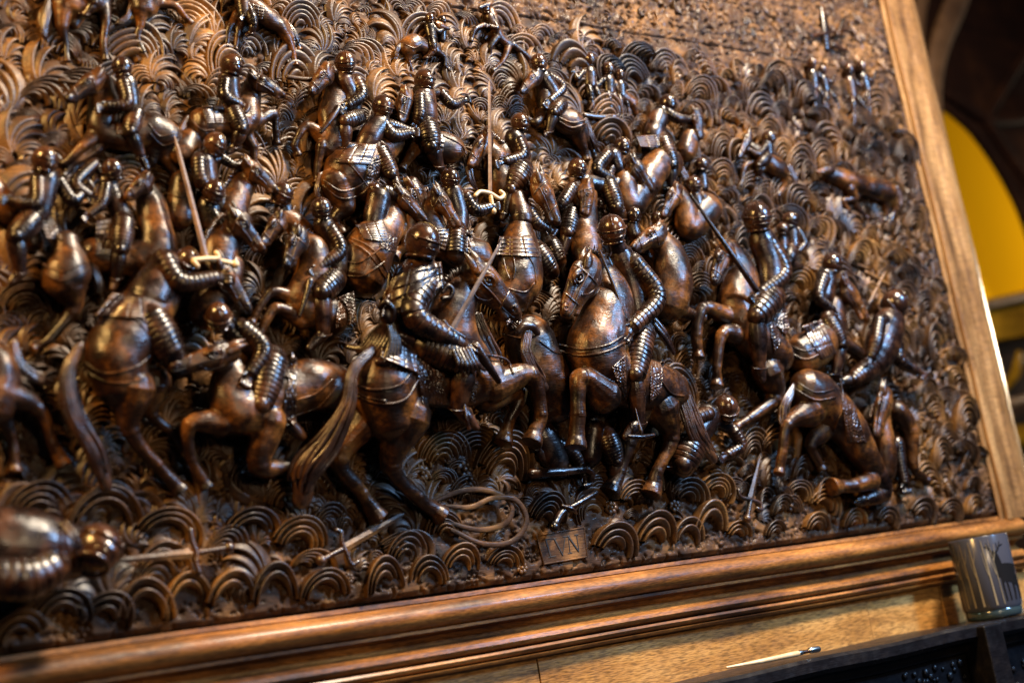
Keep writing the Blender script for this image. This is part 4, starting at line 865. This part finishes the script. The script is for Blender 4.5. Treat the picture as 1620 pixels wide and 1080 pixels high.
horse([[(930, 306, 32, 16), (925, 345, 34, 22), (926, 385, 36, 27), (930, 410, 36, 26)]], head=(930, 296, 929, 340, 13, 1, 42), saddle=[(948, 300), (962, 300), (962, 330), (950, 328)], vox=1.5)
rider((913, 266, 44, 15, (.2, -.4, .85)), [(925, 288, 36, 14), (945, 292, 36, 13), (960, 290, 36, 13)], A=[[(906, 296, 44, 9), (892, 318, 48, 9), (882, 330, 42, 6)]], L=[[(962, 290, 42, 13), (975, 328, 46, 12), (986, 345, 38, 7), (990, 352, 36, 5)], [(905, 335, 30, 13), (898, 368, 32, 12), (890, 400, 26, 6), (884, 410, 26, 5)]])
horse([[(1000, 262, 26, 18), (988, 290, 30, 22), (1000, 320, 30, 24), (1040, 262, 28, 26), (1060, 258, 26, 24)]], head=(1005, 258, 1032, 300, 12, 1, 40), mane=[(985, 250, 34, 120, 10), (972, 270, 34, 140, 10), (966, 285, 32, 150, 6)], skirt=[[(1005, 215), (1050, 212), (1058, 235), (1012, 232)], 6], tail=[(1075, 260, 24, 4), (1088, 290, 20, 6), (1090, 320, 14, 4)], vox=1.5)
rider((984, 231, 38, 13, R_), [(972, 248, 34, 13), (978, 265, 32, 12)], A=[[(962, 244, 42, 9), (945, 268, 44, 9), (968, 282, 42, 6)]])
rider((1056, 163, 34, 13, R_), [(1042, 186, 28, 15), (1034, 212, 28, 15)], A=[[(1054, 178, 34, 8), (1074, 188, 38, 8), (1096, 190, 32, 5)]], L=[[(1048, 222, 34, 14), (1062, 262, 38, 12), (1062, 296, 30, 6), (1070, 302, 28, 5)]])
horse([[(1096, 196, 20, 14), (1090, 225, 22, 18), (1085, 240, 22, 18)]], head=(1100, 180, 1108, 220, 9, -1, 28), vox=1.8)
horse([[(1072, 305, 28, 16), (1085, 330, 30, 20), (1090, 360, 30, 22), (1120, 330, 28, 26)]], head=(1068, 302, 1048, 342, 12, -1, 42), vox=1.5)
rider((1097, 292, 36, 13, (-.2, -.4, .8)), [(1100, 312, 30, 13), (1105, 340, 30, 13)], A=[[(1110, 310, 36, 8), (1118, 335, 38, 8), (1098, 350, 36, 6)]])
horse([[(1040, 375, 46, 22), (1058, 405, 50, 30), (1064, 445, 52, 36), (1060, 475, 48, 34)]], head=(1040, 366, 1000, 392, 16, -1, 62), mane=[(1040, 352, 54, 30, 9), (1072, 385, 54, 10, 9)], legs=[[(1050, 485, 46, 16), (1078, 492, 48, 10), (1100, 500, 40, 8)]], vox=1.4)
rider((1002, 340, 46, 12, (.2, -.4, .85)), [(1000, 356, 36, 11), (1004, 372, 34, 11)])
# cluster of small figures between
for (x, y, r, h) in ((1040, 345, 10, 36), (948, 320, 9, 30), (1250, 348, 11, 32), (1238, 362, 9, 40), (1110, 260, 10, 26)):
    rider((x, y, h, r, R_), [(x, y + r * 1.8, h - 8, r * .95), (x + 2, y + r * 3.6, h - 8, r * .9)])
rider((1250, 348, 36, 12, R_), [(1253, 368, 30, 12), (1254, 392, 28, 12)], A=[[(1262, 365, 34, 7), (1272, 385, 36, 6), (1262, 398, 34, 5)]], L=[[(1252, 396, 32, 11), (1246, 415, 34, 9), (1262, 420, 26, 5), (1268, 422, 24, 4)]])
# right cluster --------------------------------------------------------------
horse([[(1155, 400, 36, 22), (1172, 440, 38, 32), (1170, 490, 42, 38), (1195, 530, 44, 40), (1225, 560, 42, 34)]], head=(1146, 396, 1128, 446, 17, -1, 60), legs=[[(1150, 500, 42, 15), (1112, 488, 50, 9), (1102, 530, 42, 8), (1104, 555, 36, 8)], [(1160, 530, 46, 16), (1142, 530, 52, 9), (1134, 580, 44, 7), (1134, 600, 38, 8)], [(1215, 590, 42, 24), (1225, 630, 34, 12), (1185, 662, 28, 7), (1165, 676, 22, 7)]], saddle=[(1215, 500), (1240, 470), (1250, 520), (1225, 560)], skirt=[[(1222, 425), (1245, 445), (1262, 500), (1238, 500)], 6], vox=1.3)
rider((1197, 343, 76, 23, (-.45, -.25, .8)), [(1206, 380, 62, 22), (1218, 415, 60, 22), (1222, 450, 58, 22)], A=[[(1216, 382, 70, 13), (1240, 432, 74, 12), (1204, 464, 74, 9)]], L=[[(1222, 470, 66, 21), (1196, 500, 74, 18), (1202, 580, 60, 9), (1206, 600, 58, 6)]])
mb = MB(); sweep(mb, [P(1092, 308, 74), P(1146, 385, 86), P(1196, 458, 92)], [2.4 * sc(1100, 330), 4 * sc(1150, 390), 5.2 * sc(1190, 450)], 10); build('lance', mb, M_armour, PANEL)
horse([[(1338, 462, 36, 14), (1322, 485, 38, 18), (1318, 520, 38, 24), (1290, 550, 40, 32), (1272, 560, 40, 34)]], head=(1340, 452, 1374, 505, 13, 1, 50), straps=[[(1248, 545), (1275, 555), (1300, 545)], [(1248, 556), (1275, 568), (1304, 556)]], skirt=[[(1268, 515), (1300, 505), (1325, 560), (1300, 570)], 6, 'u'], mane=[(1330, 445, 46, 150, 8), (1312, 470, 46, 160, 8)], legs=[[(1330, 540, 38, 12), (1362, 560, 40, 8), (1375, 572, 34, 7)]], vox=1.4)
rider((1316, 416, 52, 15, R_), [(1308, 440, 44, 16), (1304, 470, 42, 15)], A=[[(1304, 438, 52, 10), (1296, 470, 54, 9), (1316, 490, 52, 7)]], L=[[(1310, 505, 48, 15), (1330, 545, 52, 12), (1322, 590, 42, 7), (1330, 600, 40, 5)]])
ob, bv = rider((1415, 480, 48, 21, (.1, -.7, .4)), [(1408, 512, 44, 24), (1396, 545, 44, 27), (1385, 570, 42, 22)], A=[[(1392, 506, 62, 10), (1386, 540, 64, 10), (1378, 566, 56, 7)], [(1418, 540, 44, 10), (1424, 570, 44, 10), (1452, 588, 36, 7)]], L=[[(1385, 575, 40, 15), (1350, 600, 40, 11), (1330, 605, 34, 6), (1322, 600, 30, 5)]])
horse([[(1282, 620, 52, 38), (1300, 632, 50, 38), (1340, 675, 46, 34), (1368, 720, 40, 26), (1385, 742, 34, 18)]], straps=[[(1258, 615), (1290, 632), (1322, 628)], [(1262, 605), (1290, 620), (1320, 616)], [(1330, 600), (1334, 640), (1320, 680)]], legs=[[(1280, 650, 50, 24), (1246, 672, 48, 8), (1238, 715, 38, 7), (1234, 740, 30, 7)], [(1300, 680, 36, 18), (1282, 705, 30, 9), (1296, 735, 20, 7)], [(1378, 760, 36, 14), (1350, 768, 36, 10), (1330, 769, 32, 10)]], tail=[(1258, 610, 50, 6), (1242, 640, 46, 8), (1238, 680, 40, 6)], saddle=[(1330, 620), (1352, 640), (1372, 700), (1340, 700)], vox=1.4)
horse([[(1398, 640, 36, 12), (1396, 670, 42, 16), (1402, 710, 42, 18), (1404, 745, 36, 16)]], head=(1398, 625, 1384, 690, 13, -1, 44), legs=[[(1420, 650, 32, 14), (1440, 680, 30, 12), (1446, 740, 20, 7), (1462, 755, 14, 6)]], mane=[(1385, 640, 40, 200, 8), (1378, 660, 40, 200, 6)], vox=1.4)
rider(None, [(1390, 750, 32, 16), (1400, 772, 26, 13)], A=[[(1420, 700, 22, 10), (1425, 735, 20, 9), (1432, 765, 20, 7)]], L=[[(1400, 780, 24, 11), (1370, 790, 24, 9), (1356, 792, 20, 7)]])
# left big horse & rider --------------------------------------------------
horse([[(262, 455, 52, 30), (240, 480, 56, 42), (205, 525, 58, 50), (185, 562, 58, 52), (190, 600, 54, 46)]], straps=[[(128, 568), (165, 590), (215, 580), (240, 560)], [(132, 584), (170, 604), (215, 602), (248, 585)], [(182, 480), (225, 515), (250, 560)], [(190, 474), (232, 510), (256, 552)]], legs=[[(208, 615, 54, 34), (206, 680, 44, 13), (248, 735, 30, 9), (278, 768, 22, 10)], [(240, 610, 34, 28), (240, 655, 24, 10), (275, 685, 16, 8), (285, 700, 12, 9)]],
      tail=[(128, 545, 58, 8), (108, 590, 54, 14), (115, 650, 46, 18), (150, 715, 34, 19), (168, 768, 24, 14)], skirt=[[(178, 462), (222, 470), (228, 505), (148, 500)], 9], vox=1.3)
rider((296, 412, 60, 20, (.2, -.6, .5)), [(262, 418, 60, 22), (250, 445, 62, 30), (235, 475, 62, 34)], A=[[(258, 408, 76, 15), (285, 446, 82, 14), (342, 440, 80, 11)]], L=[[(235, 500, 70, 26), (270, 560, 72, 22)]], vox=1.3)
horse([[(-30, 560, 40, 30), (-5, 590, 44, 36), (-10, 640, 44, 34)]], legs=[[(-5, 620, 46, 26), (58, 645, 36, 12), (82, 700, 26, 8), (95, 725, 18, 10)], [(-8, 640, 30, 20), (18, 690, 22, 8), (22, 735, 14, 9)]], tail=[(22, 540, 40, 6), (30, 575, 36, 10), (60, 600, 32, 9), (85, 605, 26, 3)], vox=1.8)
# kneeling horse
horse([[(372, 570, 48, 26), (366, 610, 52, 36), (378, 650, 54, 40), (430, 630, 50, 40), (490, 610, 50, 44), (530, 615, 46, 40)]], head=(358, 556, 270, 580, 19, -1, 68), legs=[[(350, 668, 50, 22), (300, 672, 50, 11), (302, 725, 34, 8), (322, 762, 24, 9)], [(425, 665, 56, 26), (410, 735, 42, 16), (460, 738, 34, 9), (480, 736, 28, 8)]], straps=[[(470, 632), (500, 622), (526, 600)], [(470, 656), (505, 642), (532, 612)]], saddle=[(462, 555), (470, 568), (468, 680), (448, 650)], skirt=[[(432, 560), (470, 572), (468, 602), (438, 590)], 3], mane=[(340, 545, 60, 60, 10), (370, 548, 60, 40, 10), (398, 575, 56, 20, 8)], vox=1.4)
rider((345, 500, 74, 21, (-.2, -.6, .6)), [(372, 528, 60, 18), (395, 545, 60, 18), (420, 562, 58, 18)], A=[[(382, 516, 70, 13), (416, 552, 76, 13), (396, 592, 74, 10)]], L=[[(432, 568, 66, 22), (412, 640, 68, 19), (455, 668, 56, 10), (478, 690, 54, 7)]], vox=1.3)
# fallen and trampled men in the middle
rider((1148, 645, 50, 20, (-.2, -.6, .6)), [(1120, 660, 40, 20), (1100, 690, 38, 20)], A=[[(1120, 655, 50, 12), (1095, 668, 50, 11), (1110, 700, 44, 8)], [(1160, 680, 34, 10), (1172, 705, 32, 9), (1150, 720, 28, 7)]], L=[[(1095, 700, 44, 22), (1080, 735, 40, 20), (1058, 735, 28, 9)]], vox=1.5)
rider(None, [(940, 680, 18, 18), (935, 720, 16, 16)], L=[[(960, 690, 24, 16), (975, 730, 24, 12), (972, 760, 16, 6), (980, 772, 14, 5)]], vox=1.6)
rider(None, [(860, 690, 16, 22), (880, 730, 14, 20)], A=[[(880, 700, 20, 10), (910, 720, 20, 9), (925, 755, 16, 7)]], vox=1.6)
rider((845, 700, 26, 12, (-.3, -.3, .8)), [(855, 715, 16, 10), (865, 730, 14, 9)], vox=1.6)
# horse seen from behind between the two champions
horse([[(838, 540, 42, 44), (850, 570, 42, 44), (872, 610, 40, 38), (880, 640, 34, 30)]], straps=[[(795, 528), (825, 535), (848, 530)], [(855, 540), (880, 558), (905, 556)]], tail=[(835, 522, 86, 8), (832, 555, 84, 10), (846, 590, 76, 12), (862, 612, 66, 10)], legs=[[(870, 640, 30, 26), (850, 670, 22, 10), (838, 690, 14, 7)]], saddle=[(800, 505), (825, 500), (826, 520), (802, 520)], vox=1.4)
mb = MB(); chain(mb, [(820, 524, 88, 6), (828, 516, 92, 7), (842, 516, 92, 7), (850, 526, 88, 6)]); build('rosette', mb, M_hair, PANEL)
# champion on the right: horse turned to the left ---------------------------
horse([[(945, 425, 72, 30), (962, 470, 76, 42), (955, 520, 78, 50), (945, 565, 78, 52), (985, 600, 66, 48), (1030, 610, 54, 44), (1058, 620, 50, 38)]], head=(926, 424, 892, 496, 29, -1, 98), straps=[[(885, 545), (920, 552), (960, 546), (985, 532)], [(885, 555), (920, 562), (960, 556), (988, 542)], [(1045, 600), (1062, 622), (1082, 626)]],
      legs=[[(955, 625, 84, 26), (919, 598, 94, 14), (914, 655, 86, 11), (912, 690, 78, 12)], [(1045, 645, 54, 28), (1062, 692, 44, 12), (1040, 745, 34, 9), (1034, 766, 26, 12)], [(1005, 650, 40, 26), (995, 700, 34, 11), (982, 745, 24, 8), (972, 766, 18, 11)]],
      tail=[(1074, 596, 62, 9), (1086, 640, 62, 15), (1105, 690, 56, 19), (1128, 725, 46, 12)], saddle=[[(968, 580), (990, 560), (992, 640), (975, 600)], [(1030, 570), (1052, 572), (1046, 620), (1028, 640)]], skirt=[[(1024, 510), (1040, 512), (1066, 572), (1044, 570)], 8, 'v', 14], mane=[(922, 402, 96, 230, 10), (945, 402, 94, 0, 12), (985, 450, 84, 20, 12), (1000, 490, 80, 10, 8)], vox=1.0, sw=2.2, label='large rearing horse facing left at the centre of the panel')
rider((968, 363, 112, 22.5, (-.55, -.35, .75)), [(985, 408, 92, 22), (1000, 445, 88, 24), (1010, 490, 84, 24), (1010, 515, 82, 24)], A=[[(1002, 412, 104, 15), (1040, 470, 112, 15), (1000, 518, 108, 13)]], L=[[(1018, 525, 92, 21), (1004, 592, 102, 19), (1010, 668, 84, 11), (990, 690, 84, 7)]], vox=1.0)
mb = MB(); sweep(mb, [P(949, 396, 108), P(970, 450, 110), P(990, 505, 112)], [1.8 * sc(960, 400), 3 * sc(960, 450), 4 * sc(990, 500)], 10); build('baton', mb, M_armour, PANEL)
mb = MB()      # scarf behind the arm, pistol in its holster
for k in range(4): chain(mb, [(962 + k * 5, 408 + k, 92 - k * 3, 4), (975 + k * 6, 440 + k * 3, 94 - k * 3, 5), (992 + k * 4, 458 + k * 7, 92 - k * 3, 4), (1010 - k * 3, 470 + k * 9, 88, 3)])
build('scarf', mb, M_armour, PANEL)
mb = MB(); chain(mb, [(985, 540, 100, 14), (968, 552, 100, 13)]); chain(mb, [(970, 555, 98, 7), (955, 575, 96, 6), (945, 590, 94, 5)]); build('pistol_holster', mb, M_hair, PANEL)
mb = MB(); 
for s in (0, 1): chain(mb, [(1035, 505 + s * 8, 96, 5), (1050, 525 + s * 8, 96, 6), (1066, 555 + s * 4, 90, 3)])
build('sash', mb, M_armour, PANEL)
mb = MB(); chain(mb, [(1004, 640, 96, 1.2), (1010, 665, 100, 1.4), (1014, 680, 102, 3), (1016, 692, 100, 3)]); chain(mb, [(995, 690, 100, 3), (1015, 691, 102, 4), (1034, 688, 100, 3)]); build('stirrup', mb, M_armour, PANEL)
# champion on the left: rider with cape on horse turned away to the right ------
horse([[(612, 575, 76, 50), (608, 610, 78, 56), (618, 650, 70, 50)], [(640, 590, 72, 50), (690, 600, 68, 46), (740, 600, 74, 44), (770, 598, 80, 36)], [(745, 580, 78, 40), (715, 530, 88, 44), (722, 480, 96, 36), (745, 445, 100, 25)]],
      head=(757, 430, 820, 496, 31, 1, 116, -4), straps=[[(556, 606), (590, 616), (630, 610), (652, 588)], [(554, 622), (600, 638), (640, 632), (662, 600)], [(558, 616), (580, 628), (610, 634)], [(765, 560), (800, 568), (812, 590)]],
      legs=[[(640, 660, 66, 38), (618, 735, 46, 15), (660, 785, 28, 10), (686, 806, 18, 12)], [(580, 660, 50, 26), (536, 725, 34, 15), (572, 780, 22, 10), (590, 806, 16, 12)], [(780, 610, 84, 24), (838, 594, 92, 14), (855, 655, 80, 10), (846, 684, 74, 12)], [(770, 630, 60, 22), (822, 620, 56, 11), (806, 665, 48, 8), (800, 686, 42, 11)]],
      tail=[(598, 545, 100, 8), (560, 585, 102, 11), (550, 640, 92, 15), (518, 700, 66, 24), (485, 745, 44, 28), (478, 788, 30, 24)],
      skirt=[[(606, 522), (657, 528), (662, 592), (600, 566)], 7, 'v', 9], saddle=[[(655, 560), (700, 590), (710, 640), (668, 640)], [(742, 600), (755, 606), (752, 640), (742, 632)]], mane=[(738, 425, 112, 60, 10), (715, 440, 108, 90, 12), (700, 460, 100, 120, 10)], vox=1.0, sw=2.4, label='large horse seen from behind with a long swept tail')
HRO, HR = rider((668, 382, 132, 27.5, (.5, -.3, .75)), [(665, 432, 112, 32), (650, 460, 112, 36), (645, 495, 106, 34), (655, 530, 98, 30)], A=[[(680, 446, 124, 17), (655, 498, 132, 22), (728, 545, 124, 15)]], L=[[(668, 545, 104, 26), (738, 572, 118, 22), (725, 645, 98, 13), (754, 676, 98, 6)]], vox=1.0)
for (pth, w) in [([(696 - k * 2, 424 + k * 7), (676, 436 + k * 8), (650 - k * 2, 458 + k * 8), (626, 490 + k * 3), (616, 500)], 4.5 - k * .3) for k in range(6)] + [([(650 - k * 11, 418 + k * 5), (630 - k * 5, 440 + k * 5), (618 - k * 3, 470), (614, 498)], 4) for k in range(4)]:
    t = MB(); drape(t, HR, pth, w, lift=.2, seg=10, flat=.7); build('cape_fold', t, M_armour, HRO)
t = MB(); patch(t, HR, [(628, 418), (698, 414), (704, 452), (600, 505)], lift=3, orn=False, nu=40, nv=30, slats=4, amp=1.6); build('cape', t, M_armour, HRO)
t = MB(); ball(t, P(613, 497, 122), 14 * sc(612, 492), (1, .8, 1.2)); chain(t, [(600, 486, 126, 4), (610, 478, 134, 5), (622, 490, 134, 5), (620, 508, 128, 4)]); build('cape_knot', t, M_armour, HRO)
mb = MB()
for k in range(7): chain(mb, [(612, 508, 122, 5), (618 - k * 5, 530, 118 - k * 3, 6), (608 - k * 6, 550, 112 - k * 4, 6.5), (598 - k * 8, 566 - k * 3, 104 - k * 5, 5)], flat=.7)
for k in range(4): chain(mb, [(612 + k * 3, 508, 122, 5), (618 + k * 4, 540, 120, 6), (610 + k * 6, 568, 116, 7), (598 + k * 9, 572 + k * 5, 112, 6)], flat=.7)
build('cape_tail', mb, M_armour, HRO)
blade('sword', (716, 520, 134), (796, 377, 158), 5, 2.0, M_steel, [(702, 508, 0), (708, 516, 0), (722, 526, 0), (734, 534, 0)], (706, 545, 128), label='bare steel-grey sword raised by the central rider', gw=3.6, gmat=M_armour)
mb = MB(); sweep(mb, [P(752, 548, 124), P(772, 578, 120), P(789, 603, 116)], [9 * sc(750, 550), 7 * sc(770, 570), 4.4 * sc(788, 600)], 14); build('scabbard', mb, M_armour, PANEL)
mb = MB()      # splayed cuff above the knee
for k in range(6): chain(mb, [(718 + k * 5, 556 - k, 136, 4), (726 + k * 6, 576, 142 - abs(k - 2) * 2, 5), (722 + k * 9, 590 - abs(k - 2) * 1.5, 136 - abs(k - 2) * 3, 3)], flat=.55)
build('boot_top', mb, M_armour, PANEL)
mb = MB(); chain(mb, [(735, 640, 108, 2), (738, 660, 110, 3), (742, 678, 106, 3)]); build('stirrup', mb, M_armour, PANEL)
mb = MB(); chain(mb, [(700, 462, 120, 3), (708, 452, 122, 4), (716, 458, 122, 4), (712, 470, 120, 4), (700, 472, 118, 4)]); build('gauntlet', mb, M_armour, PANEL)
mb = MB(); strands(mb, [(752, 500, 70, 12), (768, 540, 66, 14), (782, 575, 60, 14), (775, 596, 60, 8)], 7, seed=4); build('trailing_mane', mb, M_hair, PANEL)
# bottom left: armoured man lying on his back
ob, bv = rider((153, 866, 76, 37, (.6, -.1, .6), None, .9), [(105, 872, 54, 42), (50, 866, 56, 54), (-10, 862, 54, 56), (-60, 860, 50, 50)], A=[[(88, 895, 84, 24), (40, 915, 90, 30), (-30, 912, 86, 28)]], hnd=False, vox=1.6)
mb = MB(); chain(mb, [(96, 826, 84, 3), (112, 850, 96, 3), (122, 880, 92, 3), (118, 905, 76, 3)]); chain(mb, [(104, 824, 84, 3), (120, 848, 94, 3), (130, 878, 90, 3), (126, 903, 74, 3)]); build('gorget', mb, M_armour, ob)
# weapons lying in the grass
blade('sword', (310, 874, 22), (188, 886, 20), 8, 4, M_grass, [(301, 838, 0), (304, 855, 0), (311, 875, 0), (310, 890, 0), (315, 905, 0)], (362, 866, 22), gw=4.5, pommel=9, gmat=M_hair)
blade('sword', (545, 866, 20), (640, 812, 16), 7, 4, M_grass, [(532, 838, 0), (540, 842, 0), (541, 858, 0), (548, 874, 0), (556, 892, 0), (566, 888, 0)], (508, 886, 20), gw=4, pommel=9, gmat=M_hair)
blade('dagger', (1188, 788, 22), (1203, 722, 16), 6.5, 1.5, M_grass, [(1168, 775, 0), (1172, 786, 0), (1188, 790, 0), (1202, 796, 0), (1204, 806, 0), (1198, 804, 0)], (1182, 820, 22), gw=3.4, pommel=7, gmat=M_hair)
mb = MB(); sweep(mb, [P(896, 806, 20), P(918, 794, 20), P(943, 779, 18)], [4.6 * sc(900, 800)] * 3, 8); chain(mb, [(900, 803, 20, 6), (888, 812, 20, 6.5), (880, 826, 22, 6.5), (877, 833, 24, 9)]); chain(mb, [(890, 800, 24, 3), (905, 805, 26, 4), (912, 812, 22, 2)]); build('pistol', mb, M_armour, PANEL)
mb = MB(); sweep(mb, [P(842, 749, 26), P(890, 746, 26), P(930, 742, 26)], [8 * sc(850, 750), 7.4 * sc(890, 746), 6.5 * sc(930, 742)], 6, .8); chain(mb, [(928, 742, 26, 6), (936, 748, 26, 6), (936, 756, 24, 6)]); build('musket', mb, M_armour, PANEL)
for pts in ([(1340, 412, 8, 2.6), (1372, 424, 8, 2.2)], [(1370, 430, 8, 3), (1406, 450, 8, 2.4)], [(1440, 470, 8, 3), (1485, 450, 8, 2)], [(1375, 480, 8, 3), (1400, 430, 8, 3)]):
    mb = MB(); chain(mb, [pts[0], tuple((a + b) / 2 for a, b in zip(*pts)), pts[1]], flat=.8); build('broken_lance', mb, M_grass, PANEL)
for o in ALLW:
    if '_w' in o: del o['_w']
